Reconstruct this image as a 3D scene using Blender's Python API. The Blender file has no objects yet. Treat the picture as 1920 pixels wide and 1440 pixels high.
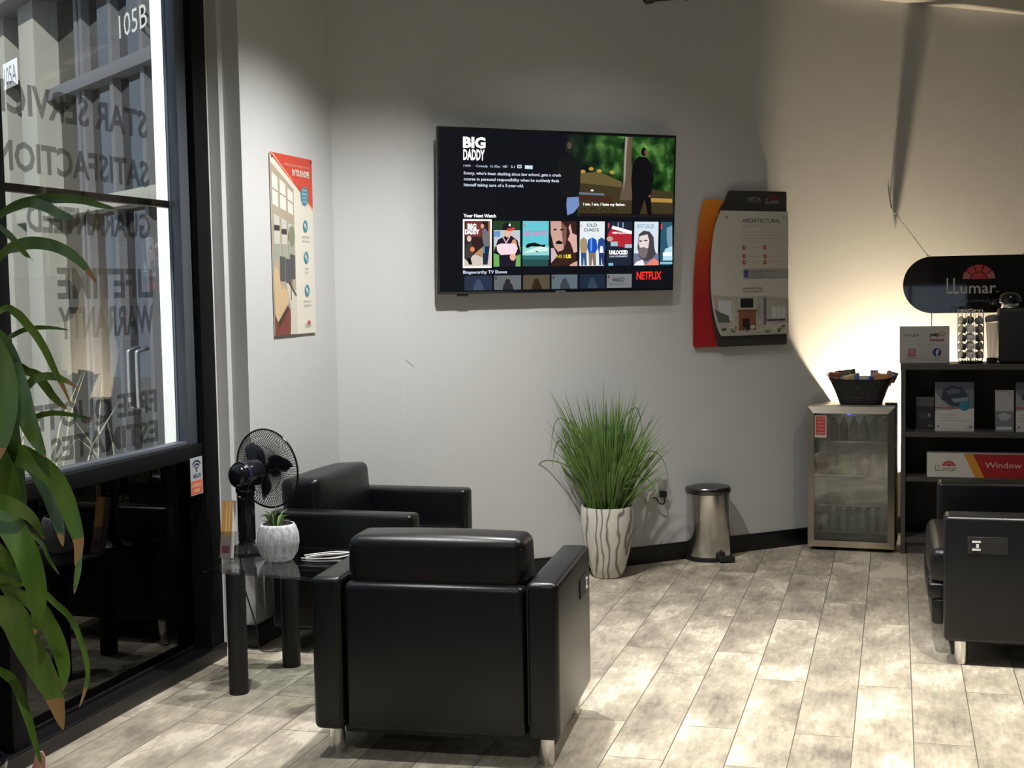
import bpy, bmesh, math, random
from mathutils import Vector, Matrix
R = math.radians
SC = bpy.context.scene
COL = SC.collection

# ---------------------------------------------------------------- camera, world, lights, exposure
cam_d = bpy.data.cameras.new('camera'); cam = bpy.data.objects.new('camera', cam_d); COL.objects.link(cam)
cam_d.sensor_width = 36; cam_d.lens = 36 * 2500 / 1920; cam_d.clip_start = .05; cam_d.clip_end = 200
cam.matrix_world = Matrix(((.9609, -.0025, .2768, 0), (.2765, .0726, -.9583, 0), (-.0177, .9974, .0703, 1.57), (0, 0, 0, 1)))
# re-orthonormalise
_q = cam.matrix_world.to_quaternion(); cam.matrix_world = Matrix.Translation((0, 0, 1.57)) @ _q.to_matrix().to_4x4()
SC.camera = cam
SC.view_settings.view_transform = 'Standard'; SC.view_settings.look = 'None'
SC.view_settings.exposure = 0.15; SC.view_settings.gamma = 1; SC.view_settings.use_curve_mapping = False

w = bpy.data.worlds.new('sky'); SC.world = w; w.use_nodes = True
bg = w.node_tree.nodes['Background']; bg.inputs[0].default_value = (.72, .84, 1, 1); bg.inputs[1].default_value = 2.4

def lamp(name, kind, loc, energy, col, size=.05, target=None, spot=None, blend=.5):
    d = bpy.data.lights.new(name, kind); d.energy = energy; d.color = col
    if kind == 'SUN': d.angle = R(1.0)
    elif kind == 'AREA': d.size = size
    else: d.shadow_soft_size = size
    if kind == 'SPOT': d.spot_size = R(spot); d.spot_blend = blend
    o = bpy.data.objects.new(name, d); COL.objects.link(o); o.location = loc
    if target is not None:
        o.rotation_euler = (Vector(target) - Vector(loc)).to_track_quat('-Z', 'Y').to_euler()
    return o
WARM = (1, .93, .80); NEUT = (1, .985, .955)
lamp('sun', 'SUN', (-8, 0, 8), 15.0, (1, .97, .9), target=(-7.92, .8, 7.4))
# recessed ceiling spots
lamp('downlight', 'SPOT', (-1.62, 5.30, 3.24), 340, NEUT, .035, (-1.85, 5.5, 0), 120, 1)
lamp('downlight', 'SPOT', (-1.0, 6.45, 3.24), 22, NEUT, .035, (-1.15, 6.65, 0), 128, 1)
lamp('downlight', 'SPOT', (.60, 4.8, 3.24), 330, WARM, .035, (.55, 4.8, 0), 72, 1)
lamp('downlight', 'SPOT', (-.25, 4.85, 3.24), 275, NEUT, .035, (-.25, 4.85, 0), 74, 1)
lamp('downlight', 'SPOT', (-2.1, 3.8, 3.24), 190, NEUT, .035, (-2.1, 4.1, 0), 80, 1)
lamp('downlight', 'SPOT', (1.0, 3.2, 3.24), 130, WARM, .035, (.9, 3.2, 0), 80, 1)
lamp('downlight', 'SPOT', (-1.0, 1.0, 3.24), 230, NEUT, .035, (-1.0, 1.0, 0), 120, 1)
lamp('downlight', 'SPOT', (.75, 6.4, 3.24), 30, WARM, .035, (.6, 7.6, .8), 75, 1)  # added front fill for the hanging sign and the bookcase top
# the warm lamp standing in the corner behind the bookcase
lamp('corner_uplight', 'SPOT', (.17, 8.50, .50), 300, (1, .80, .53), .02, (.17 - .598, 8.50 + .713, .87), 132.5, .04)

# ---------------------------------------------------------------- materials
M = {}
def pbr(name, col, rough=.5, metal=0, spec=.5, **kw):
    m = bpy.data.materials.new(name); m.use_nodes = True
    b = m.node_tree.nodes['Principled BSDF']
    b.inputs['Base Color'].default_value = (*col, 1); b.inputs['Roughness'].default_value = rough
    b.inputs['Metallic'].default_value = metal; b.inputs['Specular IOR Level'].default_value = spec
    for k, v in kw.items(): b.inputs[k.replace('_', ' ')].default_value = v
    M[name] = m; return m
def N(m, t, **kw):
    n = m.node_tree.nodes.new(t)
    for k, v in kw.items(): setattr(n, k, v)
    return n
def L(m, a, b): m.node_tree.links.new(a, b)
def bsdf(m): return m.node_tree.nodes['Principled BSDF']
def bump(m, scale, strength, dist=.002, detail=3, src=None):
    t = N(m, 'ShaderNodeTexCoord'); n = N(m, 'ShaderNodeTexNoise'); n.inputs['Scale'].default_value = scale; n.inputs['Detail'].default_value = detail
    b = N(m, 'ShaderNodeBump'); b.inputs['Strength'].default_value = strength; b.inputs['Distance'].default_value = dist
    L(m, t.outputs['Object'], n.inputs['Vector']); L(m, n.outputs[0], b.inputs['Height']); L(m, b.outputs[0], bsdf(m).inputs['Normal'])
def mottle(m, c1, c2, scale, lo=.35, hi=.65, detail=4, stretch=(1, 1, 1), inp='Base Color'):
    t = N(m, 'ShaderNodeTexCoord'); mp = N(m, 'ShaderNodeMapping'); mp.inputs['Scale'].default_value = stretch
    n = N(m, 'ShaderNodeTexNoise'); n.inputs['Scale'].default_value = scale; n.inputs['Detail'].default_value = detail
    r = N(m, 'ShaderNodeValToRGB'); r.color_ramp.elements[0].position = lo; r.color_ramp.elements[1].position = hi
    r.color_ramp.elements[0].color = (*c1, 1); r.color_ramp.elements[1].color = (*c2, 1)
    L(m, t.outputs['Object'], mp.inputs[0]); L(m, mp.outputs[0], n.inputs['Vector']); L(m, n.outputs[0], r.inputs[0]); L(m, r.outputs[0], bsdf(m).inputs[inp])
    return r
_flat = {}
def ink(c, rough=.45):
    k = tuple(round(x, 3) for x in c) + (rough,)
    if k not in _flat: _flat[k] = pbr('ink', c, rough)
    return _flat[k]
def glow(c, s=1.0):
    k = ('e', s) + tuple(round(x, 3) for x in c)
    if k not in _flat:
        m = pbr('screen_glow', (0, 0, 0), .3); b = bsdf(m)
        b.inputs['Emission Color'].default_value = (*c, 1); b.inputs['Emission Strength'].default_value = s
        _flat[k] = m
    return _flat[k]
def glass(name, tint, refl=.06, rough=0.0, gcol=(1, 1, 1), ior=1.5):
    m = bpy.data.materials.new(name); m.use_nodes = True; nt = m.node_tree; nt.nodes.clear()
    o = nt.nodes.new('ShaderNodeOutputMaterial'); mx = nt.nodes.new('ShaderNodeMixShader'); tr = nt.nodes.new('ShaderNodeBsdfTransparent'); gl = nt.nodes.new('ShaderNodeBsdfGlossy')
    tr.inputs[0].default_value = (*tint, 1); gl.inputs['Roughness'].default_value = rough; gl.inputs[0].default_value = (*gcol, 1)
    fr = nt.nodes.new('ShaderNodeFresnel'); ge = nt.nodes.new('ShaderNodeNewGeometry'); io = nt.nodes.new('ShaderNodeMapRange')   # thin sheet: the same reflectance on both faces
    io.inputs[3].default_value = ior; io.inputs[4].default_value = 1 / ior; nt.links.new(ge.outputs['Backfacing'], io.inputs[0]); nt.links.new(io.outputs[0], fr.inputs[0])
    ad = nt.nodes.new('ShaderNodeMath'); ad.operation = 'ADD'; ad.inputs[1].default_value = refl; ad.use_clamp = True
    nt.links.new(fr.outputs[0], ad.inputs[0]); nt.links.new(ad.outputs[0], mx.inputs[0]); nt.links.new(tr.outputs[0], mx.inputs[1]); nt.links.new(gl.outputs[0], mx.inputs[2]); nt.links.new(mx.outputs[0], o.inputs[0])
    M[name] = m; return m

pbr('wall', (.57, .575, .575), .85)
pbr('wall_dim', (.22, .22, .22), .85); bump(M['wall'], 160, .35, .002)  # wall_dim: unseen walls coloured darker to keep the bounced light low
pbr('ceiling', (.40, .39, .37), .9)
pbr('black_trim', (.006, .006, .007), .35); bump(M['black_trim'], 40, .1)
pbr('black_metal', (.005, .0055, .0065), .6, .0, .12)
pbr('grey_metal', (.10, .115, .14), .4, .2)
pbr('leather', (.0045, .005, .0065), .34, 0, .42); bump(M['leather'], 260, .22, .0012, 4)
pbr('fabric_leather', (.018, .019, .019), .6, 0, .3); bump(M['fabric_leather'], 220, .3, .0015, 4)
pbr('leather_seam', (.004, .004, .005), .6)
pbr('chrome', (.75, .74, .72), .22, 1)
pbr('steel', (.60, .59, .57), .22, 1); bump(M['steel'], 8, .02)
pbr('dark_steel', (.13, .13, .135), .28, 1)
pbr('brass_steel', (.62, .57, .48), .30, 1)
pbr('black_plastic', (.008, .008, .010), .16)
pbr('matte_black', (.010, .010, .011), .6)
pbr('dark_brown_metal', (.045, .025, .018), .5, .3); bump(M['dark_brown_metal'], 60, .4)
pbr('white_paper', (.72, .70, .66), .6)
pbr('white_plastic', (.75, .75, .73), .35)
pbr('cream_plastic', (.50, .50, .46), .4)
pbr('soil', (.03, .02, .014), .9); bump(M['soil'], 80, 1, .01)
glass('window_glass', (.50, .515, .52), .0)
glass('black_glass', (.02, .02, .022), .0)
glass('table_glass', (.72, .75, .75), .03)
glass('fridge_glass', (.72, .74, .72), .05, .03)
glass('vinyl_film', (.42, .42, .42), .0)
glass('acrylic', (.88, .88, .88), .02)
glass('grey_acrylic', (.55, .54, .56), .05, .1)
# leather of the wood bookcase, with fine grain
m = pbr('grey_wood', (.07, .063, .057), .55); mottle(m, (.050, .046, .043), (.095, .085, .077), 14, .3, .7, 5, (1, 1, 9))
# floor planks
m = pbr('floor', (.5, .46, .38), .42, 0, .45)
t = N(m, 'ShaderNodeTexCoord'); mp = N(m, 'ShaderNodeMapping'); mp.inputs['Rotation'].default_value = (0, 0, R(90)); mp.inputs['Location'].default_value = (0.3, -.060, 0)
br = N(m, 'ShaderNodeTexBrick'); br.offset = .37; br.inputs['Scale'].default_value = 1; br.inputs['Brick Width'].default_value = 1.0; br.inputs['Row Height'].default_value = .2
br.inputs['Mortar Size'].default_value = .0022; br.inputs['Mortar Smooth'].default_value = .3; br.inputs['Bias'].default_value = 0
br.inputs['Color1'].default_value = (.36, .36, .36, 1); br.inputs['Color2'].default_value = (.64, .64, .64, 1); br.inputs['Mortar'].default_value = (.5, .5, .5, 1)
L(m, t.outputs['Object'], mp.inputs[0]); L(m, mp.outputs[0], br.inputs['Vector'])
n1 = N(m, 'ShaderNodeTexNoise'); n1.inputs['Scale'].default_value = 3.4; n1.inputs['Detail'].default_value = 5; n1.inputs['Roughness'].default_value = .62
mp1 = N(m, 'ShaderNodeMapping'); mp1.inputs['Scale'].default_value = (1.5, .75, 1)
# shift the noise per plank so that each board has a figure of its own
sh = N(m, 'ShaderNodeVectorMath', operation='MULTIPLY_ADD'); sh.inputs[1].default_value = (9, 17, 5)
L(m, br.outputs['Color'], sh.inputs[0]); L(m, t.outputs['Object'], sh.inputs[2]); L(m, sh.outputs[0], mp1.inputs[0]); L(m, mp1.outputs[0], n1.inputs['Vector'])
n2 = N(m, 'ShaderNodeTexNoise'); n2.inputs['Scale'].default_value = 22; n2.inputs['Detail'].default_value = 6; n2.inputs['Roughness'].default_value = .7
mp2 = N(m, 'ShaderNodeMapping'); mp2.inputs['Scale'].default_value = (2.2, .5, 1); L(m, t.outputs['Object'], mp2.inputs[0]); L(m, mp2.outputs[0], n2.inputs['Vector'])
a1 = N(m, 'ShaderNodeMath', operation='MULTIPLY'); a1.inputs[1].default_value = .42; L(m, n2.outputs[0], a1.inputs[0])
a2 = N(m, 'ShaderNodeMath', operation='MULTIPLY_ADD'); a2.inputs[1].default_value = .95; L(m, n1.outputs[0], a2.inputs[0]); L(m, a1.outputs[0], a2.inputs[2])
a3 = N(m, 'ShaderNodeMath', operation='MULTIPLY_ADD'); a3.inputs[1].default_value = .38; L(m, br.outputs['Color'], a3.inputs[0]); L(m, a2.outputs[0], a3.inputs[2])
rp = N(m, 'ShaderNodeValToRGB'); e = rp.color_ramp.elements; e[0].position = .62; e[0].color = (.17, .15, .125, 1); e[1].position = 1.08; e[1].color = (.70, .635, .51, 1)
x = e.new(.80); x.color = (.36, .318, .25, 1); x = e.new(.93); x.color = (.52, .462, .36, 1)
e[-1].position = 1.0
L(m, a3.outputs[0], rp.inputs[0])
mo = N(m, 'ShaderNodeMix', data_type='RGBA'); mo.inputs[7].default_value = (.13, .115, .095, 1); L(m, br.outputs['Fac'], mo.inputs[0]); L(m, rp.outputs[0], mo.inputs[6]); L(m, mo.outputs[2], bsdf(m).inputs['Base Color'])
bp = N(m, 'ShaderNodeBump'); bp.inputs['Strength'].default_value = .25; bp.inputs['Distance'].default_value = .002; L(m, n2.outputs[0], bp.inputs['Height']); L(m, bp.outputs[0], bsdf(m).inputs['Normal'])
# marble pot
m = pbr('marble', (.75, .73, .69), .22)
t = N(m, 'ShaderNodeTexCoord'); wv = N(m, 'ShaderNodeTexWave'); wv.wave_type = 'BANDS'; wv.bands_direction = 'X'
wv.inputs['Scale'].default_value = 7.0; wv.inputs['Distortion'].default_value = 11; wv.inputs['Detail'].default_value = 2.0; wv.inputs['Detail Scale'].default_value = 1.1; wv.inputs['Detail Roughness'].default_value = .5
mp = N(m, 'ShaderNodeMapping'); mp.inputs['Scale'].default_value = (1, 1, .45); L(m, t.outputs['Object'], mp.inputs[0]); L(m, mp.outputs[0], wv.inputs[0])
r = N(m, 'ShaderNodeValToRGB'); r.color_ramp.elements[0].position = .0; r.color_ramp.elements[0].color = (.17, .165, .15, 1); r.color_ramp.elements[1].position = .30; r.color_ramp.elements[1].color = (.68, .66, .60, 1)
L(m, wv.outputs[0], r.inputs[0]); L(m, r.outputs[0], bsdf(m).inputs['Base Color'])
# ribbed small pot
m = pbr('ribbed_ceramic', (.6, .6, .63), .6); r = mottle(m, (.30, .30, .33), (.62, .62, .66), 26, .3, .6, 4, (3.5, 3.5, .35)); bump(m, 90, .6, .004)
m = pbr('grass_green', (.10, .20, .03), .55); mottle(m, (.035, .085, .012), (.17, .29, .06), 9, .3, .7)
m = pbr('leaf_green', (.05, .13, .02), .32); mottle(m, (.045, .105, .010), (.15, .25, .035), 5, .3, .7, 3, (3, 3, .6))
pbr('leaf_brown', (.36, .20, .07), .6)
pbr('succulent', (.13, .22, .07), .5)
m = pbr('dry_grass', (.45, .45, .30), .7)
m = pbr('basket', (.010, .009, .010), .5); bump(m, 70, 1, .006)
# wall-mounted board: orange to red
m = pbr('orange_red', (.7, .1, .03), .4); t = N(m, 'ShaderNodeTexCoord'); s = N(m, 'ShaderNodeSeparateXYZ'); mr = N(m, 'ShaderNodeMapRange')
mr.inputs[1].default_value = 1.5; mr.inputs[2].default_value = 2.05; r = N(m, 'ShaderNodeValToRGB')
r.color_ramp.elements[0].color = (.38, .015, .018, 1); r.color_ramp.elements[1].color = (.80, .27, .02, 1)
x = r.color_ramp.elements.new(.45); x.color = (.55, .06, .02, 1)
L(m, t.outputs['Object'], s.inputs[0]); L(m, s.outputs[2], mr.inputs[0]); L(m, mr.outputs[0], r.inputs[0]); L(m, r.outputs[0], bsdf(m).inputs['Base Color'])
# foliage shown on the screen
m = glow((0, .1, 0), 1.0).copy(); m.name = 'screen_foliage'; M['screen_foliage'] = m; b = bsdf(m)
t = N(m, 'ShaderNodeTexCoord'); n1 = N(m, 'ShaderNodeTexNoise'); n1.inputs['Scale'].default_value = 11; n1.inputs['Detail'].default_value = 7; r = N(m, 'ShaderNodeValToRGB')
r.color_ramp.elements[0].position = .38; r.color_ramp.elements[0].color = (.002, .010, .003, 1); r.color_ramp.elements[1].position = .72; r.color_ramp.elements[1].color = (.13, .30, .07, 1)
x = r.color_ramp.elements.new(.52); x.color = (.015, .06, .01, 1)
s = N(m, 'ShaderNodeSeparateXYZ'); mr = N(m, 'ShaderNodeMapRange'); mr.inputs[1].default_value = .02; mr.inputs[2].default_value = .36
mx = N(m, 'ShaderNodeMix', data_type='RGBA'); mx.inputs[6].default_value = (.0035, .0045, .008, 1)
L(m, t.outputs['Object'], n1.inputs['Vector']); L(m, t.outputs['Object'], s.inputs[0]); L(m, s.outputs[0], mr.inputs[0]); L(m, n1.outputs[0], r.inputs[0])
L(m, mr.outputs[0], mx.inputs[0]); L(m, r.outputs[0], mx.inputs[7]); L(m, mx.outputs[2], b.inputs['Emission Color'])

# ---------------------------------------------------------------- builders
class MB:
    def __init__(s): s.bm = bmesh.new(); s.mi = 0
    def _fin(s, vs, mi=None):
        fs = {f for v in vs for f in v.link_faces}
        for f in fs: f.material_index = s.mi if mi is None else mi
        return vs
    def box(s, x0, y0, z0, x1, y1, z1, bev=0, seg=3, rot=None):
        r = bmesh.ops.create_cube(s.bm, size=1)['verts']
        for v in r: v.co = Vector((x0 + (v.co.x + .5) * (x1 - x0), y0 + (v.co.y + .5) * (y1 - y0), z0 + (v.co.z + .5) * (z1 - z0)))
        if bev:
            es = list({e for v in r for e in v.link_edges})
            q = bmesh.ops.bevel(s.bm, geom=es, offset=bev, segments=seg, affect='EDGES', profile=.5, clamp_overlap=True)
            r = list({v for f in q['faces'] for v in f.verts})
            # gather the whole island
            seen = set(r); st = list(r)
            while st:
                v = st.pop()
                for e in v.link_edges:
                    o = e.other_vert(v)
                    if o not in seen: seen.add(o); st.append(o)
            r = list(seen)
        if rot is not None:
            c = Vector(((x0 + x1) / 2, (y0 + y1) / 2, (z0 + z1) / 2))
            for v in r: v.co = c + rot @ (v.co - c)
        return s._fin(r)
    def tube(s, pts, rad, n=10, cap=True):
        pts = [Vector(p) for p in pts]; rads = rad if isinstance(rad, (list, tuple)) else [rad] * len(pts)
        rings = []; up = None
        for i, p in enumerate(pts):
            d = (pts[min(i + 1, len(pts) - 1)] - pts[max(i - 1, 0)]).normalized()
            if up is None: up = d.orthogonal().normalized()
            u = (up - d * up.dot(d)); u = u.normalized() if u.length > 1e-6 else d.orthogonal().normalized(); up = u; v = d.cross(u)
            rings.append([s.bm.verts.new(p + (u * math.cos(a) + v * math.sin(a)) * rads[i]) for a in [2 * math.pi * k / n for k in range(n)]])
        vs = [v for r in rings for v in r]
        for a, b in zip(rings, rings[1:]):
            for k in range(n): s.bm.faces.new((a[k], a[(k + 1) % n], b[(k + 1) % n], b[k]))
        if cap: s.bm.faces.new(rings[0][::-1]); s.bm.faces.new(rings[-1])
        return s._fin(vs)
    def lathe(s, prof, n=40, c=(0, 0, 0), ax=None, sx=1, sy=1, close=False):
        m3 = Matrix.Identity(3) if ax is None else Vector(ax).to_track_quat('Z', 'Y').to_matrix()
        rings = []
        for r, z in prof:
            if r < 1e-6: rings.append([s.bm.verts.new(Vector(c) + m3 @ Vector((0, 0, z)))])
            else: rings.append([s.bm.verts.new(Vector(c) + m3 @ Vector((r * sx * math.cos(2 * math.pi * k / n), r * sy * math.sin(2 * math.pi * k / n), z))) for k in range(n)])
        pairs = list(zip(rings, rings[1:])) + ([(rings[-1], rings[0])] if close else [])
        for a, b in pairs:
            if len(a) == 1 and len(b) == 1: continue
            for k in range(n):
                k2 = (k + 1) % n
                if len(a) == 1: s.bm.faces.new((a[0], b[k2], b[k]))
                elif len(b) == 1: s.bm.faces.new((a[k], a[k2], b[0]))
                else: s.bm.faces.new((a[k], a[k2], b[k2], b[k]))
        return s._fin([v for r in rings for v in r])
    def prism(s, pts, y0, y1):   # outline in x,z extruded along y
        a = [s.bm.verts.new((x, y0, z)) for x, z in pts]; b = [s.bm.verts.new((x, y1, z)) for x, z in pts]
        n = len(pts)
        s.bm.faces.new(a); s.bm.faces.new(b[::-1])
        for k in range(n): s.bm.faces.new((a[k], b[k], b[(k + 1) % n], a[(k + 1) % n]))
        return s._fin(a + b)
    def slab(s, pts, z0, z1):    # outline in x,y extruded along z
        a = [s.bm.verts.new((x, y, z0)) for x, y in pts]; b = [s.bm.verts.new((x, y, z1)) for x, y in pts]
        n = len(pts)
        s.bm.faces.new(a[::-1]); s.bm.faces.new(b)
        for k in range(n): s.bm.faces.new((a[k], a[(k + 1) % n], b[(k + 1) % n], b[k]))
        return s._fin(a + b)
    def ribbon(s, pts, width, side=None, fold=.15, tip=0, taper=2.2, base=.35):
        pts = [Vector(p) for p in pts]; n = len(pts); prev = None
        for i, p in enumerate(pts):
            t = i / (n - 1); d = (pts[min(i + 1, n - 1)] - pts[max(i - 1, 0)]).normalized()
            sd = d.cross(side) if side is not None else d.cross(Vector((0, 0, 1)))
            sd = sd.normalized() if sd.length > 1e-5 else Vector((1, 0, 0)); nn = sd.cross(d)
            wd = width * .5 * min(1, base + (1 - base) * t * 3.5) * max(0.02, 1 - t ** taper * .98) 
            row = [s.bm.verts.new(p - sd * wd + nn * wd * fold), s.bm.verts.new(p), s.bm.verts.new(p + sd * wd + nn * wd * fold)]
            if prev:
                for k in (0, 1):
                    f = s.bm.faces.new((prev[k], prev[k + 1], row[k + 1], row[k])); f.material_index = 1 if (tip and t > 1 - tip) else s.mi
            prev = row
    def build(s, name, mats, parent=None, smooth=True, angle=40, loc=None):
        bmesh.ops.recalc_face_normals(s.bm, faces=s.bm.faces[:]) if smooth != 'keep' else None
        me = bpy.data.meshes.new(name); s.bm.to_mesh(me); s.bm.free()
        for m in (mats if isinstance(mats, (list, tuple)) else [mats]): me.materials.append(M[m] if isinstance(m, str) else m)
        if smooth:
            me.polygons.foreach_set('use_smooth', [True] * len(me.polygons))
            try: me.set_sharp_from_angle(angle=R(angle))
            except Exception: pass
        o = bpy.data.objects.new(name, me); COL.objects.link(o); o.parent = parent
        if loc is not None: o.location = loc
        return o

def spline(pts, k=6):
    pts = [Vector(p) for p in pts]; out = []
    for i in range(len(pts) - 1):
        p0 = pts[max(i - 1, 0)]; p1 = pts[i]; p2 = pts[i + 1]; p3 = pts[min(i + 2, len(pts) - 1)]
        for j in range(k):
            t = j / k; out.append(.5 * (2 * p1 + (p2 - p0) * t + (2 * p0 - 5 * p1 + 4 * p2 - p3) * t * t + (3 * p1 - p0 - 3 * p2 + p3) * t ** 3))
    out.append(pts[-1]); return out

_txt = {}
def text_mesh(body, bold):
    k = (body, bold)
    if k not in _txt:
        cu = bpy.data.curves.new('t', 'FONT'); cu.body = body; cu.size = 1; cu.offset = bold; cu.resolution_u = 2
        o = bpy.data.objects.new('t', cu); COL.objects.link(o); dg = bpy.context.evaluated_depsgraph_get(); dg.update()
        me = bpy.data.meshes.new_from_object(o.evaluated_get(dg)); vs = [tuple(v.co[:2]) for v in me.vertices]; fs = [tuple(p.vertices) for p in me.polygons]
        bpy.data.objects.remove(o); bpy.data.curves.remove(cu); bpy.data.meshes.remove(me); _txt[k] = (vs, fs)
    return _txt[k]
class Print:
    """flat printed matter in the local x,z plane facing -y, built up in thin layers of ink"""
    def __init__(s, y=-.0005, step=.00006): s.bm = bmesh.new(); s.mats = []; s.y = y; s.step = step
    def _m(s, m):
        m = M[m] if isinstance(m, str) else m
        if m not in s.mats: s.mats.append(m)
        return s.mats.index(m)
    def poly(s, pts, m):
        f = s.bm.faces.new([s.bm.verts.new((x, s.y, z)) for x, z in pts]); f.material_index = s._m(m); s.y -= s.step
    def rect(s, x0, z0, x1, z1, m): s.poly([(x0, z0), (x1, z0), (x1, z1), (x0, z1)], m)
    def disc(s, x, z, rx, rz, m, n=20, a0=0, a1=360):
        s.poly([(x + rx * math.cos(R(a0 + (a1 - a0) * k / n)), z + rz * math.sin(R(a0 + (a1 - a0) * k / n))) for k in range(n + (a1 - a0 < 360))], m)
    def ring(s, x, z, r0, r1, m, a0=0, a1=360, n=20):
        A = [R(a0 + (a1 - a0) * k / n) for k in range(n + 1)]
        s.poly([(x + r1 * math.cos(a), z + r1 * math.sin(a)) for a in A] + [(x + r0 * math.cos(a), z + r0 * math.sin(a)) for a in A[::-1]], m)
    def line(s, x0, z0, x1, z1, w, m):
        d = Vector((x1 - x0, z1 - z0)).normalized() * w * .5; s.poly([(x0 - d.y, z0 + d.x), (x1 - d.y, z1 + d.x), (x1 + d.y, z1 - d.x), (x0 + d.y, z0 - d.x)], m)
    def text(s, body, x, z, h, m, w=None, align='L', bold=0.0):
        vs, fs = text_mesh(body, bold)
        if not vs: return
        x0 = min(v[0] for v in vs); x1 = max(v[0] for v in vs); k = h / .72; kx = k if w is None else w / max(1e-6, x1 - x0)
        tw = (x1 - x0) * kx; ox = x - (0 if align == 'L' else tw if align == 'R' else tw / 2)
        bv = [s.bm.verts.new((ox + (a - x0) * kx, s.y, z + b * k)) for a, b in vs]; mi = s._m(m)
        for f in fs:
            try: q = s.bm.faces.new([bv[i] for i in f]); q.material_index = mi
            except ValueError: pass
        s.y -= s.step
    def build(s, name, parent, loc=None, rot=None):
        me = bpy.data.meshes.new(name); s.bm.to_mesh(me); s.bm.free()
        for m in s.mats: me.materials.append(m)
        o = bpy.data.objects.new(name, me); COL.objects.link(o); o.parent = parent
        if loc: o.location = loc
        if rot: o.rotation_euler = rot
        return o

def tag(o, label=None, cat=None, group=None, kind=None):
    if label: o['label'] = label
    if cat: o['category'] = cat
    if group: o['group'] = group
    if kind: o['kind'] = kind
    return o
def thing(name, label, cat, loc=(0, 0, 0), rz=0, group=None, kind=None, rx=0):
    o = bpy.data.objects.new(name, None); COL.objects.link(o); o.empty_display_size = .05
    o.location = loc; o.rotation_euler = (rx, 0, R(rz)); return tag(o, label, cat, group, kind)
def copy_tree(o, parent=None):
    c = o.copy(); COL.objects.link(c); c.parent = parent
    for ch in list(o.children): copy_tree(ch, c)
    return c
def logo(P, x, z, w, ctext, cred):
    """red sunburst arch over the word, w = width of the word"""
    h = w * .30; P.text('LL', x, z, h * 1.08, ctext, w * .27); P.text('umar', x + w * .30, z, h * .88, ctext, w * .70)
    cx = x + w * .64; r = w * .31; z0 = z + h * .80
    for k in range(6):
        P.poly([(cx + r * .50 * math.cos(R(a)), z0 + r * .42 * math.sin(R(a))) for a in (30 * k + 3, 30 * k + 27)][::-1] + [(cx + r * math.cos(R(a)), z0 + r * .84 * math.sin(R(a))) for a in (30 * k + 2, 30 * k + 15, 30 * k + 28)], cred)
    P.disc(cx, z0, r * .44, r * .37, cred, 10, 0, 180)

# wall of the television: local x runs along it to the right, local y points into it
TA = 41.80; TDX, TDY = .7455, .6665; TOX, TOY = -1.458, 7.358
def TW(s, z=0, off=0): return (TOX + TDX * s + TDY * off, TOY + TDY * s - TDX * off, z)
# ---------------------------------------------------------------- the room
def struct(name, b, mats, smooth=False, parent=None):
    o = b.build(name, mats, parent, smooth=smooth)
    if parent is None: o['kind'] = 'structure'
    return o
T1 = TW(-1.346); T2 = TW(3.1)
RX, RY = T2[0] + .6665 * 3.2, T2[1] - .7455 * 3.2
floor_pts = [(-2.87, -3), (3.6, -3), (3.6, RY), (RX, RY), (T2[0], T2[1]), (T1[0], T1[1]), (-2.737, 6.27), (-2.87, 6.27)]
b = MB(); b.slab([(-2.87, -3.1), (3.7, -3.1), (3.7, 9.9), (-2.87, 9.9)], -.1, 0); struct('floor', b, 'floor')
b = MB(); b.slab([(-3.0, -3.1), (3.7, -3.1), (3.7, 9.9), (-3.0, 9.9)], 3.29, 3.4); struct('ceiling', b, 'ceiling')
b = MB(); b.slab([T1[:2], T2[:2], (T2[0] - .0666, T2[1] + .0746), (T1[0] - .0666, T1[1] + .0746)], 0, 3.29); struct('wall_back', b, 'wall')
b = MB(); b.slab([T2[:2], (RX, RY), (RX + .0746, RY + .0666), (T2[0] + .0746, T2[1] + .0666)], 0, 3.29); struct('wall_right', b, 'wall')
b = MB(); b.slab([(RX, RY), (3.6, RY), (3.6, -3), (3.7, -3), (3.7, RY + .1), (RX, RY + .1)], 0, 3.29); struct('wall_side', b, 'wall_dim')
b = MB()
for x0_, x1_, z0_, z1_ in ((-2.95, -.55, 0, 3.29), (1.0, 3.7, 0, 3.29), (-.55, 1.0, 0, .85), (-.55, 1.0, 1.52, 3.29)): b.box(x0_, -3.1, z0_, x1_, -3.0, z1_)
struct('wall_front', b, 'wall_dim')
w2 = thing('reflection_window', None, None, (0, 0, 0)); w2['kind'] = 'structure'  # added opening behind the camera, gives the hanging sign its bluish reflection
for x_ in (-.55, .17, .96): b = MB(); b.box(x_, -3.06, .85, x_ + .04, -2.99, 1.52, .003, 2); b.build('mullion', 'black_metal', w2)
b = MB(); b.box(-.55, -3.04, .85, 1.0, -3.035, 1.52); b.build('pane', 'window_glass', w2, False)
b = MB(); b.slab([(-2.96, 5.30), (-2.737, 5.30), (-2.737, 6.27), T1[:2], (T1[0] - .0666, T1[1] + .0746), (-2.80, 6.42), (-2.96, 6.42)], 0, 3.29)
struct('wall_left', b, 'wall')
b = MB(); b.slab([(-2.96, 5.152), (-2.868, 5.152), (-2.868, 5.26), (-2.817, 5.26), (-2.817, 5.302), (-2.96, 5.302)], 0, 3.29); struct('trim_1', b, 'wall')
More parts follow.
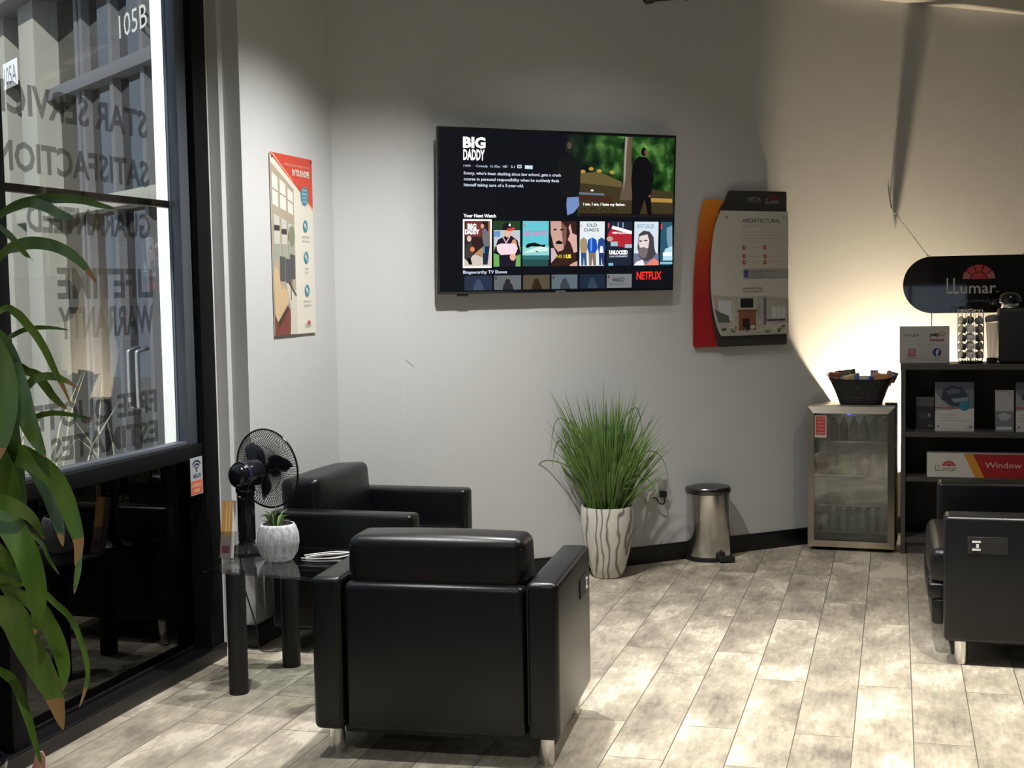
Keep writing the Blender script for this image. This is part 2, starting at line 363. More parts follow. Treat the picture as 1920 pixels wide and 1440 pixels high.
# baseboards
def base(name, p, q):
    p, q = Vector(p), Vector(q); d = (q - p).normalized(); n = Vector((d.y, -d.x)) * .014
    b = MB(); b.slab([p, q, q + n, p + n], 0, .092); b.slab([p, q, q + n * .6, p + n * .6], .092, .100); return struct(name, b, 'black_trim')
base('baseboard_back', T1[:2], T2[:2]); base('baseboard_left', (-2.737, 5.285), (-2.737, 6.27)); base('baseboard_corner', (-2.737, 6.27), T1[:2]); base('baseboard_right', T2[:2], (RX, RY))
base('baseboard_return', (-2.82, 5.30), (-2.735, 5.30))
# window wall: black frame, glass above, black glass panel below
win = thing('window_1', None, None, (0, 0, 0)); win['kind'] = 'structure'
def wpart(name, x0, y0, z0, x1, y1, z1, m, bev=.003):
    b = MB(); b.box(x0, y0, z0, x1, y1, z1, bev, 2); return b.build(name, m, win)
for ya, yb in ((5.035, 5.150), (3.70, 3.785), (2.35, 2.435), (1.0, 1.085), (-.35, -.265), (-1.7, -1.615), (-3.0, -2.9)):
    wpart('mullion', -2.95, ya, .0, -2.814, yb, 3.29, 'black_metal')
Y = [5.035, 3.785, 3.70, 2.435, 2.35, 1.085, 1.0, -.265, -.35, -1.615, -1.7, -2.9]
for i in range(0, 12, 2):
    ya, yb = Y[i + 1], Y[i]
    wpart('sill_rail', -2.95, ya, .885, -2.826, yb, .945, 'black_metal'); wpart('bead', -2.90, ya, .945, -2.85, yb, .962, 'grey_metal', .002)
    wpart('bottom_rail', -2.95, ya, .0, -2.88, yb, .075, 'black_metal')
    wpart('head_rail', -2.95, ya, 3.14, -2.83, yb, 3.29, 'black_metal')
    wpart('spandrel_pane', -2.905, ya, .075, -2.895, yb, .885, 'black_glass', 0)
    wpart('transom_bar', -2.93, ya, 1.935, -2.895, yb, 1.963, 'dark_brown_metal', .002)
    if i: wpart('pane', -2.890, ya, .945, -2.884, yb, 3.14, 'window_glass', 0)
wpart('pane', -2.890, 3.785, .945, -2.884, 4.955, 3.14, 'window_glass', 0)
wpart('jamb_frame', -2.900, 4.955, .945, -2.845, 5.035, 3.14, 'grey_metal')
b = MB(); b.box(-2.93, -2.9, 0, -2.80, 5.15, .062, .006, 2); o = struct('trim_2', b, 'black_trim')

# lettering on the outside of the glass, read from the car park
P = Print(0); dk = M['vinyl_film']
rows = [('STAR SERVICE', 2.205, .105), ('SATISFACTION', 2.010, .100), ('GUARANTEED', 1.805, .095), ('LIFETIME', 1.570, .110), ('WARRANTY', 1.425, .112), ('FREE QUOTES', 1.105, .090), ('ESTIMATES', .985, .085)]
for s, z, h in rows: P.text(s, -4.80, z, h, dk, len(s) * .080, 'L', .03)
o = P.build('window_lettering', None, (-2.894, 0, 0), (0, 0, R(-90))); tag(o, 'dark block lettering in seven lines on the tinted shop window, read backwards from inside', 'lettering')
# wifi sticker
st = thing('wifi_sticker', 'small white and orange wifi sticker on the black frame below the window, near the fan', 'sticker', (-2.8245, 4.925, .735), 90)
b = MB(); b.box(0, -.0008, .0, .10, 0, .158); b.build('sticker_sheet', ink((.42, .44, .47)), st, False)
P = Print(-.0014); o_ = ink((.62, .14, .06)); nv = ink((.03, .04, .10))
P.rect(.004, .004, .096, .060, o_); P.text('HOTSPOT', .012, .034, .014, 'white_paper', .076); P.text('FREE', .030, .012, .013, 'white_paper', .04); P.text('Wi-Fi', .018, .070, .020, nv, .064, bold=.02)
for r0, r1 in ((.012, .018), (.026, .033), (.040, .047)): P.ring(.05, .100, r0, r1, nv, 40, 140)
P.disc(.05, .102, .006, .006, nv, 10); P.build('print', st)

# ---------------------------------------------------------------- outside
b = MB(); b.slab([(-22, -12), (-2.96, -12), (-2.96, 24), (-22, 24)], -.2, -.02); pbr('paving', (.30, .29, .27), .8); o = struct('ground', b, 'paving')
# neighbouring shop front, at an angle to the window
FA = 180 - 38.0
pbr('stucco', (.31, .30, .26), .8); pbr('stucco_dark', (.16, .15, .14), .8); pbr('front_metal', (.14, .14, .15), .5, .2); glass('front_glass', (.10, .10, .11), .10)
front = thing('shop_front', 'pale columned shop front with glass doors seen through the window', 'building', (-4.978, 8.138, 0), 0)
front.rotation_euler = (0, 0, math.atan2(.616, -.788))
# local x = away to the left along the facade; the viewer's side is local +y
def fb(name, x0, x1, z0, z1, dep, m, setback=0):
    b = MB(); b.box(x0, -.6 + setback, z0, x1, dep + setback, z1, .006, 2); return b.build(name, m, front)
fb('upper_wall', -1.4, 7.5, 3.95, 6.0, .25, 'stucco'); fb('upper_band', -1.4, 7.5, 3.86, 3.98, .34, 'front_metal')
fb('door_beam', -1.4, 7.5, 3.09, 3.18, .10, 'front_metal'); fb('door_head', -1.4, 7.5, 2.185, 2.285, .14, 'stucco')
for x0, x1 in ((2.46, 3.0), (1.66, 2.05), (4.6, 5.1), (-1.4, -.80)): fb('column', x0, x1, 0, 3.95, .18, 'stucco')
for x in (1.07, .35, -.24, .96, 3.8): fb('door_frame', x - .035, x + .035, 0, 3.95, .05, 'front_metal')
b = MB(); b.box(-1.4, -.5, 0, 7.5, -.45, 3.9); b.build('dark_interior', 'stucco_dark', front, False)
b = MB(); b.box(-1.4, -.02, .0, 7.5, -.01, 3.9); b.build('front_pane', 'front_glass', front, False)
b = MB(); b.box(.0, -.3, .0, 1.0, -.25, 3.9); b.build('curtain', ink((.25, .235, .22), .8), front, False)
for x in (.03, 2.20):
    b = MB()
    for dx in (0, -.16): b.tube(spline([(x + dx, .03, .80), (x + dx, .10, .82), (x + dx, .11, .86), (x + dx, .11, 1.16), (x + dx, .10, 1.20), (x + dx, .03, 1.22)], 4), .016, 10)
    b.build('door_handle', 'chrome', front)
P = Print(0); P.rect(-.01, -.01, .40, .20, ink((.80, .80, .80))); P.text('105A', .02, .02, .15, ink((.12, .12, .13)), .34); P.build('suite_number', front, (2.44, .20, 3.28), (0, 0, R(180)))
P = Print(0); P.text('105B', .0, .0, .16, ink((.62, .60, .55)), .52); P.build('suite_number', front, (.12, .06, 3.33), (0, 0, R(180)))
# white sunlit pier right outside the window
b = MB(); b.box(-3.285, 5.50, -.02, -2.970, 6.2, 4.2, .01, 2); o = b.build('exterior_pier', pbr('white_render', (.85, .85, .83), .8), None); tag(o, 'bright sunlit white pier right outside the window edge', 'pier')
b = MB(); b.box(-3.55, 2.0, -.02, -2.97, 4.90, .84, .01, 2); o = b.build('planter_box', 'stucco', None); tag(o, 'low planter outside the shop window with dry grasses', 'planter')
rnd = random.Random(4); b = MB()
for i in range(46):
    y = rnd.uniform(3.6, 4.88); x = rnd.uniform(-3.4, -3.02); h = rnd.uniform(.12, .34) if i % 4 else rnd.uniform(.3, .48); dx, dy = rnd.uniform(-.12, .10), rnd.uniform(-.25, .25)
    b.ribbon([(x, y, .82), (x + dx * .3, y + dy * .3, .82 + h * .5), (x + dx, y + dy, .82 + h)], .008, Vector((.3, -1, 0)), .1)
o = b.build('ornamental_grass', 'dry_grass', None); tag(o, 'sparse pale grass blades growing outside along the window sill', 'grass', kind='stuff')

# ---------------------------------------------------------------- armchairs
def arm_mesh(x0, x1, y0, y1, z0, z1):
    b = MB(); b.box(x0, y0, z0, x1, y1, z1, .022, 4)
    return b
def cushion(x0, x1, y0, y1, z0, z1, puff=.02, bev=.045):
    b = MB(); vs = b.box(x0, y0, z0, x1, y1, z1, bev, 5)
    bmesh.ops.subdivide_edges(b.bm, edges=[e for e in b.bm.edges if e.calc_length() > .1], cuts=5, use_grid_fill=True)
    c = Vector(((x0 + x1) / 2, (y0 + y1) / 2, (z0 + z1) / 2)); h = Vector(((x1 - x0) / 2, (y1 - y0) / 2, (z1 - z0) / 2))
    for v in b.bm.verts:
        u = Vector(((v.co.x - c.x) / h.x, (v.co.y - c.y) / h.y, (v.co.z - c.z) / h.z))
        for i in range(3):
            j, k = (i + 1) % 3, (i + 2) % 3
            v.co[i] += u[i] * puff * max(0, 1 - u[j] ** 2) * max(0, 1 - u[k] ** 2)
    return b
def make_chair(label, loc, rz, wd=.845, D=.64, A=.108, panels=(1, -1), mat='leather', group=None, cush_top=.765, lean=.0, footrest=False):
    t = thing('armchair', label, 'armchair', loc, rz, group); hw = wd / 2
    for sx in (-1, 1):
        x0, x1 = (hw - A, hw) if sx > 0 else (-hw, -hw + A)
        a = arm_mesh(x0, x1, 0, D, .100, .622).build('arm', mat, t)
        b = MB()                                                   # welted seam round the top edge of the arm
        e = .006; z = .612; xi, xo = x0 + e, x1 - e
        b.tube([(xi, e + .012, z), (xo, e + .012, z)], .0035, 6); b.tube([(xo, e + .012, z), (xo, D - .02, z)], .0035, 6)
        b.tube([(xi, .004, .15), (xi, .004, .60)] if sx > 0 else [(xo, .004, .15), (xo, .004, .60)], .003, 6)
        b.build('seam', 'leather_seam', a)
        if sx in panels:
            p = MB(); xp = sx * hw; q = D - .245
            p.box(min(xp, xp + sx * .004), q, .470, max(xp, xp + sx * .004), q + .155, .540, .0015, 1); pn = p.build('control_panel', 'matte_black', t)
            p = MB(); xa, xb = sorted((xp + sx * .004, xp + sx * .008))
            for zz in (.488, .520): p.box(xa, q + .105, zz - .004, xb, q + .138, zz + .004)
            p.box(xa, q + .112, .496, xb, q + .123, .511); p.build('socket', 'white_plastic', pn, False)
    b = MB(); b.box(-hw + A + .004, .006, .100, hw - A - .004, .125, .605, .024, 4); b.build('back_panel', mat, t)
    cushion(-hw + A + .012, hw - A - .012, .045, .235, .44, cush_top - .010, .010, .034).build('back_cushion', 'fabric_leather' if mat == 'fabric_leather' else mat, t).rotation_euler = (lean, 0, 0)
    b = MB(); z = cush_top - .045; b.tube([(-hw + A + .02, .056, z), (hw - A - .02, .056, z)], .0035, 6); s = b.build('back_seam', 'leather_seam', t)
    if lean: s.rotation_euler = (lean, 0, 0)
    cushion(-hw + A + .006, hw - A - .006, .20, D + (.05 if footrest else .0), .30, .455, .012, .04).build('seat_cushion', mat, t)
    b = MB(); b.box(-hw + A + .003, .10, .14, hw - A - .003, D - .02, .31, .01, 2); b.build('seat_base', mat, t)
    if footrest:
        for i, (z0, z1, yy) in enumerate(((.235, .31, .06), (.13, .245, .045))):
            cushion(-hw + A + .01, hw - A - .01, D - .03, D + yy, z0, z1, .008, .018).build('footrest', mat, t)
    b = MB(); b.box(-hw + .09, .06, .075, hw - .09, D - .05, .12, .01, 2); b.build('mechanism', 'matte_black', t)
    for sx in (-1, 1):
        for y in (.075, D - .07):
            b = MB(); b.lathe([(0, 0), (.024, 0), (.026, .004), (.026, .124), (0, .124)], 20, (sx * (hw - .058), y, 0)); b.build('leg', 'chrome', t)
    return t
make_chair('black leather armchair seen from behind in the foreground', (-1.468, 4.080, 0), 4.0, D=.68)
make_chair('black armchair by the poster, facing right beyond the glass table', (-2.645, 5.69, 0), -90, D=.67, panels=(), cush_top=.75, lean=R(4))
make_chair('wide black recliner at the right edge, in front of the bookcase', (.19 + .80, 6.20, 0), 90, wd=1.10, A=.15, D=.80, cush_top=.70, footrest=True)

# ---------------------------------------------------------------- glass side table and what stands on it
t = thing('side_table', 'black glass side table on thick round black legs', 'table', (-2.60, 4.60, 0), -5.5)
b = MB(); b.box(0, 0, .490, .61, .56, .500, .003, 2); b.build('glass_top', 'table_glass', t, False)
for lx, ly in ((.10, .075), (.51, .075), (.10, .475), (.51, .475)):
    b = MB(); b.lathe([(0, 0), (.037, 0), (.038, .004), (.038, .482), (.036, .489), (0, .489)], 32, (lx, ly, 0)); b.build('leg', 'matte_black', t)
# fan
fx, fy = -2.575, 4.93
fan = thing('table_fan', 'black table fan with round wire cage standing on the glass table', 'fan', (fx, fy, .5), 0)
ax = Vector((math.sin(R(15)), math.cos(R(15)), .06)).normalized()
b = MB(); b.lathe([(0, 0), (.085, 0), (.09, .006), (.088, .018), (.060, .034), (.035, .045), (.028, .06), (0, .06)], 40); b.build('base', 'black_plastic', fan)
b = MB(); b.box(-.03, -.028, .05, .03, .028, .27, .012, 3); b.tube([(0, 0, .255), (0, 0, .30)], .022, 16); b.build('column', 'black_plastic', fan)
b = MB(); b.lathe([(0, 0), (.006, 0), (.006, .004), (0, .005)], 12, (-.012, -.029, .245), (0, -1, 0)); b.build('screw', 'chrome', fan)
hc = Vector((.012, -.01, .335))
b = MB(); b.lathe([(0, -.075), (.030, -.073), (.048, -.058), (.055, -.035), (.056, .0), (.057, .045), (.050, .062), (.02, .075), (0, .075)], 32, hc, ax); b.box(-.035, -.03, .255, .03, .035, .30, .01, 2); b.build('motor_housing', 'black_plastic', fan)
b = MB(); b.lathe([(.0565, -.040), (.0580, -.036), (.0580, -.028), (.0565, -.024)], 32, hc, ax); b.build('trim_ring', pbr('navy_plastic', (.02, .02, .06), .2), fan)
gc = hc + ax * .125; gm = ax.to_track_quat('Z', 'Y').to_matrix(); RG = .166
def gp(r, a, z): return gc + gm @ Vector((r * math.cos(a), r * math.sin(a), z))
b = MB(); b.tube([gp(RG, 2 * math.pi * k / 64, 0) for k in range(65)], .0042, 8, False)
for rr in (.05, .10): b.tube([gp(rr, 2 * math.pi * k / 40, -.042 + .012 * (rr > .06)) for k in range(41)], .0012, 5, False)
cage = b.build('cage_rim', 'black_plastic', fan)
b = MB()
for k in range(84):
    a = 2 * math.pi * k / 84
    b.tube([gp(.028, a, -.045), gp(.09, a + .10, -.040), gp(.135, a + .16, -.026), gp(RG, a + .18, 0)], .0012, 4, False)
    b.tube([gp(.028, a, .045), gp(.09, a - .10, .040), gp(.135, a - .16, .026), gp(RG, a - .18, 0)], .0012, 4, False)
b.build('cage_wires', 'black_plastic', cage)
b = MB(); b.lathe([(0, .046), (.032, .046), (.032, .050), (0, .052)], 24, gc, ax); b.lathe([(0, -.02), (.022, -.02), (.026, .012), (.015, .022), (0, .023)], 24, gc, ax); b.build('hub', 'black_plastic', fan)
pbr('smoke_plastic', (.03, .03, .045), .15)
for k in range(3):
    b = MB(); a0 = 2 * math.pi * k / 3 + .55; g = []
    for i in range(9):
        r = .02 + .115 * i / 8; w_ = (.25 + .75 * math.sin(math.pi * min(1, (i + 1.6) / 9))) * 1.15
        g.append([b.bm.verts.new(gp(r * (1 if j not in (0, 6) else .97), a0 + w_ * (j / 6 - .5) + .25 * i / 8, .014 * (j / 6 - .5) * 2)) for j in range(7)])
    for p_, q_ in zip(g, g[1:]):
        for j in range(6): b.bm.faces.new((p_[j], p_[j + 1], q_[j + 1], q_[j]))
    o = b.build('blade', 'smoke_plastic', fan); so = o.modifiers.new('solid', 'SOLIDIFY'); so.thickness = .0016
b = MB(); b.tube(spline([(fx - .03, fy + .06, .512), (fx - .10, fy + .10, .507), (-2.700, 5.10, .505), (-2.722, 5.14, .47), (-2.728, 5.17, .33), (-2.715, 5.20, .22), (-2.69, 5.21, .12), (-2.67, 5.20, .02), (-2.60, 5.24, .008)], 5), .0035, 6)
o = b.build('power_cord', 'matte_black', None); tag(o, 'thin black cord hanging behind the glass table by the wall', 'cord')
# small pot
pt = thing('potted_succulent', 'small spiky succulent in a round ribbed grey-white pot on the glass table', 'potted plant', (-2.390, 4.84, .5))
b = MB(); n = 96; prof = [(0, 0), (.045, 0), (.058, .006), (.076, .035), (.084, .075), (.082, .110), (.072, .140), (.066, .150), (.062, .150), (.066, .138), (.074, .11)]
b.lathe(prof, n)
for v in b.bm.verts:
    r = math.hypot(v.co.x, v.co.y)
    if r > .06 and v.co.z < .148: a = math.atan2(v.co.y, v.co.x); k = 1 + .010 * (round(a / (2 * math.pi / n)) % 2); v.co.x *= k; v.co.y *= k
b.build('pot', 'ribbed_ceramic', pt, angle=60)
b = MB(); b.lathe([(0, .132), (.070, .130)], 24); b.build('soil', 'soil', pt)
rnd = random.Random(3); b = MB()
for i in range(17):
    a = rnd.uniform(0, 6.28); k = rnd.uniform(.15, 1); l = rnd.uniform(.045, .11); c = Vector((math.cos(a), math.sin(a), 0))
    b.ribbon([Vector((-.01, 0, .130)) + c * .008, Vector((-.01, 0, .130 + l * .6)) + c * (.01 + .03 * k), Vector((-.01, 0, .130 + l * (1.05 - .5 * k))) + c * (.02 + .055 * k)], .0075, Vector((0, -1, .2)) if abs(c.y) > .5 else Vector((.2, -1, 0)), .35, 0, 3, .8)
b.build('leaves', 'succulent', pt)
# leaflet holder with leaflets
h = thing('leaflet_holder', 'clear acrylic leaflet holder at the left end of the glass table', 'holder', (-2.588, 4.79, .5), 8)
b = MB(); b.box(-.036, -.045, 0, .036, .055, .004); b.box(-.036, .040, .004, .036, .043, .11, rot=Matrix.Rotation(R(-12), 3, 'X')); b.box(-.036, -.006, .004, .036, -.003, .12, rot=Matrix.Rotation(R(-12), 3, 'X'))
b.build('tray', 'acrylic', h, False)
lf = thing('leaflets', 'orange and white leaflets standing in the clear holder on the glass table', 'leaflets', (-2.590, 4.790, .51), 8, rx=R(-12))
b = MB(); b.box(-.030, -.012, 0, .016, .022, .232); b.build('paper_stack', 'white_paper', lf, False)
P = Print(-.0126); P.rect(-.030, 0, .016, .232, ink((.50, .27, .08))); P.rect(-.012, .09, -.006, .230, ink((.68, .42, .16))); P.rect(.002, .09, .006, .230, ink((.66, .50, .28))); P.rect(-.030, 0, .016, .09, ink((.42, .36, .34))); P.rect(-.022, .02, .010, .05, ink((.30, .09, .14))); P.build('print', lf)
# charging cables
b = MB(); b.tube(spline([(-2.30, 4.90, .505), (-2.24, 4.95, .508), (-2.17, 5.00, .506), (-2.10, 5.02, .515), (-2.07, 5.04, .535)], 5), .0024, 6)
b.tube(spline([(-2.31, 4.88, .504), (-2.24, 4.88, .505), (-2.16, 4.91, .506), (-2.09, 4.99, .52), (-2.065, 5.03, .540)], 5), .0024, 6); b.tube(spline([(-2.32, 4.93, .505), (-2.22, 5.02, .506), (-2.12, 5.01, .506)], 5), .0024, 6)
cb = b.build('charging_cable', 'white_plastic', None); tag(cb, 'white charging cables lying beside the small pot on the glass table', 'cable')
b = MB(); b.box(-2.078, 5.022, .532, -2.058, 5.046, .545, .003, 2); b.build('plug', 'white_plastic', cb)
# ---------------------------------------------------------------- television
tv = thing('television', 'large wall-mounted flat television showing a film menu', 'television', TW(-.4465, 1.553, .072), TA, rx=R(3.3))
b = MB(); b.box(-.7165, 0, 0, .7165, .030, .858, .004, 2); b.box(-.50, .028, .12, .50, .058, .60, .01, 2); b.build('casing', 'black_plastic', tv)
b = MB(); b.box(-.60, .005, -.012, -.54, .025, .002, .002, 1); b.build('sensor', 'matte_black', tv)
b = MB(); b.box(-.2, .05, .15, .2, .068, .5, .003, 1); b.build('wall_mount', 'matte_black', tv)
def S(s, z): zz = z - 1.553; return (s + .4465 - .029 * zz, zz)
P = Print(-.0005, .00003)
K = lambda r, g, b_: glow((r, g, b_)); wh = K(1, 1, 1); lt = K(.62, .68, .80)
def q(s0, z0, s1, z1, m): a = S(s0, z0); c = S(s1, z1); P.rect(min(a[0], c[0]), min(a[1], c[1]), max(a[0], c[0]), max(a[1], c[1]), m)
def pp(pts, m): P.poly([S(*p) for p in pts], m)
def dd(s, z, r0, r1, m, n=16): a = S(s, z); P.disc(a[0], a[1], r0, r1, m, n)
def tt(body, s, z, h, m, w=None, al='L', bold=0): a = S(s, z); P.text(body, a[0], a[1], h, m, w, al, bold)
P.rect(-.705, .012, .705, .846, K(.0035, .0045, .008))
# moving picture at upper right: trees, ground, a trunk and two dark figures
a = S(-.43, 1.96); P.rect(a[0], a[1], .703, .842, 'screen_foliage')
pp([(-.335, 2.17), (-.20, 2.165), (-.05, 2.13), (.27, 2.10), (.27, 1.96), (-.335, 1.96)], K(.045, .034, .014))
pp([(-.34, 2.19), (-.20, 2.20), (-.06, 2.15), (-.06, 2.12), (-.34, 2.14)], K(.12, .09, .032))
for s_, z_ in ((-.30, 2.20), (-.25, 2.215), (-.20, 2.205), (-.12, 2.20)): dd(s_, z_, .016, .010, K(.42, .26, .05), 9)
pp([(-.34, 2.085), (-.12, 2.065), (-.12, 2.03), (-.34, 2.05)], K(.05, .02, .012)); pp([(-.33, 2.090), (-.17, 2.085), (-.17, 2.073), (-.33, 2.078)], K(.12, .16, .20)); dd(-.245, 2.100, .010, .005, wh, 8)
pp([(.12, 2.065), (.265, 2.062), (.265, 2.040), (.12, 2.043)], K(.40, .23, .05))
for s_ in (-.30, -.24, -.17, -.11): a = S(s_, 1.985); P.ring(a[0], a[1], .018, .021, K(.004, .004, .004), 0, 180, 8)
for k in range(9): q(.145 + k * .014, 1.965, .148 + k * .014, 2.03, K(.004, .004, .004))
q(-.33, 1.960, .27, 1.978, K(.012, .009, .008))
pp([(-.035, 2.392), (.008, 2.392), (.002, 2.28), (.005, 2.15), (.018, 2.05), (-.075, 2.05), (-.050, 2.16), (-.045, 2.28)], K(.11, .075, .052)); pp([(-.035, 2.392), (-.020, 2.392), (-.030, 2.28), (-.035, 2.18), (-.05, 2.10), (-.045, 2.25)], K(.30, .26, .22))
bk = K(.003, .003, .004)
dd(.082, 2.315, .017, .024, bk); dd(.094, 2.312, .010, .014, K(.14, .06, .04)); pp([(.05, 2.29), (.10, 2.285), (.13, 2.25), (.145, 2.17), (.125, 2.08), (.13, 1.97), (.105, 1.97), (.085, 2.06), (.05, 1.97), (.0, 1.97), (.005, 2.08), (.00, 2.17), (.015, 2.26)], bk)
dd(.118, 2.075, .008, .008, K(.18, .08, .05), 8)
dd(-.385, 2.325, .024, .030, K(.012, .014, .010)); dd(-.382, 2.335, .014, .018, K(.10, .055, .045)); pp([(-.44, 2.29), (-.36, 2.29), (-.315, 2.22), (-.32, 2.12), (-.33, 2.06), (-.42, 2.06), (-.47, 2.18)], K(.006, .007, .008))
pp([(-.40, 2.06), (-.33, 2.065), (-.325, 2.02), (-.36, 1.98), (-.40, 1.965), (-.405, 2.02)], K(.16, .25, .50))
tt('BIG', -1.003, 2.308, .053, wh, .128, bold=.05); tt('DADDY', -1.003, 2.246, .053, wh, .122, bold=.04)
gx = K(.45, .52, .62)
tt('1999', -1.002, 2.208, .0125, gx, .040, bold=.015); dd(-.947, 2.214, .002, .002, K(.5, .1, .05), 6); tt('Comedy', -.932, 2.209, .0125, gx, .068, bold=.015); tt('1h 33m', -.850, 2.209, .0125, gx, .057, bold=.015)
tt('HD', -.778, 2.210, .0115, gx, .027, bold=.03); tt('5.1', -.731, 2.210, .0115, gx, .022, bold=.03)
q(-.694, 2.209, -.668, 2.226, lt); q(-.690, 2.213, -.672, 2.222, K(.10, .12, .18)); q(-.650, 2.205, -.603, 2.225, K(.35, .55, .62)); tt('PG-13', -.646, 2.209, .012, wh, .039, bold=.03)
for z_, s_, w_ in ((2.170, "Sonny, who's been slacking since law school, gets a crash", .567), (2.140, "course in personal responsibility when he suddenly finds", .555), (2.110, "himself taking care of a 5-year-old.", .345)): tt(s_, -1.003, z_, .0155, lt, w_, bold=.02)
tt('I am. I am. I hate my father.', -.301, 2.020, .0145, wh, .263, bold=.03)
tt('Your Next Watch', -1.010, 1.951, .017, wh, .187, bold=.04)
z0, z1 = 1.694, 1.934; cr = K(.72, .70, .66)
q(-1.020, 1.688, -.848, 1.941, wh)                                          # 1: two figures, boy with ball
q(-1.011, 1.697, -.857, 1.932, K(.030, .014, .012)); pp([(-1.011, 1.697), (-.857, 1.697), (-.857, 1.80), (-.93, 1.765), (-1.011, 1.735)], K(.62, .54, .48)); pp([(-.955, 1.76), (-.90, 1.80), (-.90, 1.74)], K(.42, .26, .12))
q(-1.0, 1.85, -.905, 1.93, K(.16, .035, .028)); q(-.872, 1.80, -.857, 1.932, K(.33, .16, .08))
tt('BIG', -.988, 1.889, .028, wh, .050, bold=.06); tt('DADDY', -1.003, 1.864, .024, wh, .082, bold=.06)
dd(-.897, 1.912, .013, .018, K(.02, .012, .01)); dd(-.903, 1.905, .010, .013, K(.62, .36, .26)); pp([(-.905, 1.885), (-.885, 1.895), (-.868, 1.87), (-.862, 1.80), (-.895, 1.80), (-.905, 1.84)], K(.15, .15, .17)); pp([(-.902, 1.80), (-.864, 1.80), (-.878, 1.705), (-.905, 1.705)], K(.015, .025, .05)); q(-.902, 1.765, -.892, 1.80, K(.08, .28, .60))
dd(-.980, 1.84, .013, .016, K(.65, .52, .42)); pp([(-1.0, 1.81), (-.965, 1.82), (-.96, 1.76), (-.985, 1.715), (-1.01, 1.74)], K(.05, .04, .035)); dd(-.963, 1.785, .013, .014, K(.75, .22, .10)); pp([(-.995, 1.74), (-.975, 1.74), (-.965, 1.706), (-.985, 1.706)], bk)
q(-.843, z0, -.683, z1, K(.50, .55, .58)); q(-.843, 1.885, -.683, z1, K(.02, .05, .02)); q(-.843, z0, -.683, 1.80, K(.16, .40, .10)); q(-.84, 1.85, -.80, 1.88, K(.15, .28, .55))   # 2: ball player
pp([(-.815, 1.835), (-.77, 1.855), (-.735, 1.855), (-.70, 1.83), (-.683, 1.76), (-.71, 1.75), (-.715, z0), (-.81, z0), (-.81, 1.755), (-.843, 1.765)], K(.012, .008, .022)); dd(-.757, 1.873, .022, .026, K(.72, .46, .34)); pp([(-.79, 1.885), (-.785, 1.915), (-.76, 1.927), (-.735, 1.915), (-.73, 1.892), (-.76, 1.885)], K(.01, .01, .015)); pp([(-.762, 1.892), (-.72, 1.90), (-.712, 1.893), (-.73, 1.882), (-.76, 1.880)], K(.62, .06, .04)); dd(-.745, 1.912, .006, .008, wh, 8)
pp([(-.79, 1.85), (-.783, 1.85), (-.768, 1.825), (-.750, 1.85), (-.743, 1.85), (-.768, 1.812)], K(.7, .4, .5)); dd(-.722, 1.80, .018, .038, K(.60, .30, .14)); dd(-.73, 1.745, .018, .020, K(.74, .42, .28)); pp([(-.825, 1.805), (-.80, 1.815), (-.715, 1.815), (-.70, 1.79), (-.715, 1.76), (-.80, 1.755), (-.82, 1.775)], K(.86, .66, .72))
q(-.673, z0, -.513, z1, K(.02, .07, .07)); q(-.673, 1.752, -.513, z1, K(.12, .55, .62)); q(-.673, 1.752, -.513, 1.80, K(.28, .62, .60)); tt('GET GOTTI', -.664, 1.856, .026, K(.90, .12, .42), .140, bold=.03); pp([(-.655, 1.80), (-.64, 1.815), (-.60, 1.82), (-.56, 1.808), (-.535, 1.81), (-.54, 1.797), (-.62, 1.80), (-.645, 1.790)], bk); pp([(-.67, 1.765), (-.62, 1.785), (-.57, 1.80), (-.52, 1.79), (-.52, 1.775), (-.6, 1.77)], K(.62, .85, .78)); pp([(-.597, 1.778), (-.585, 1.775), (-.575, 1.768), (-.59, 1.770)], bk); q(-.660, 1.905, -.653, 1.918, K(.6, .1, .2)); q(-.673, 1.730, -.513, 1.752, K(.03, .15, .16))
q(-.503, z0, -.343, z1, K(.035, .014, .012)); pp([(-.503, z1), (-.44, z1), (-.405, 1.90), (-.41, 1.82), (-.43, 1.78), (-.46, 1.77), (-.485, 1.80), (-.503, 1.87)], K(.56, .34, .28)); pp([(-.44, z1), (-.405, 1.90), (-.41, 1.82), (-.425, 1.79), (-.435, 1.86)], K(.20, .09, .07)); pp([(-.503, 1.79), (-.485, 1.79), (-.465, 1.75), (-.503, 1.71)], K(.62, .44, .48)); pp([(-.474, 1.822), (-.455, 1.832), (-.43, 1.822), (-.435, 1.812), (-.47, 1.812)], bk); q(-.485, 1.885, -.468, 1.893, bk); q(-.445, 1.885, -.425, 1.892, bk)
pp([(-.383, 1.92), (-.372, 1.87), (-.345, 1.86), (-.343, 1.77), (-.365, 1.765), (-.372, 1.79), (-.385, 1.82), (-.40, 1.835), (-.385, 1.87), (-.395, 1.90)], K(.66, .40, .36)); pp([(-.39, 1.70), (-.36, 1.715), (-.343, 1.72), (-.343, z0), (-.39, z0)], K(.62, .36, .30)); tt('THIS IS', -.478, 1.737, .019, K(.72, .60, .02), .062, bold=.0); tt('US', -.412, 1.737, .019, K(1, .95, .02), .030, bold=.05)
q(-.331, z0, -.170, z1, K(.72, .78, .80)); tt('OLD', -.283, 1.905, .018, K(.02, .06, .10), .064, bold=.01); tt('DADS', -.297, 1.880, .018, K(.02, .06, .10), .090, bold=.01); q(-.32, 1.905, -.314, 1.916, K(.6, .1, .1))   # 5: three headless suits
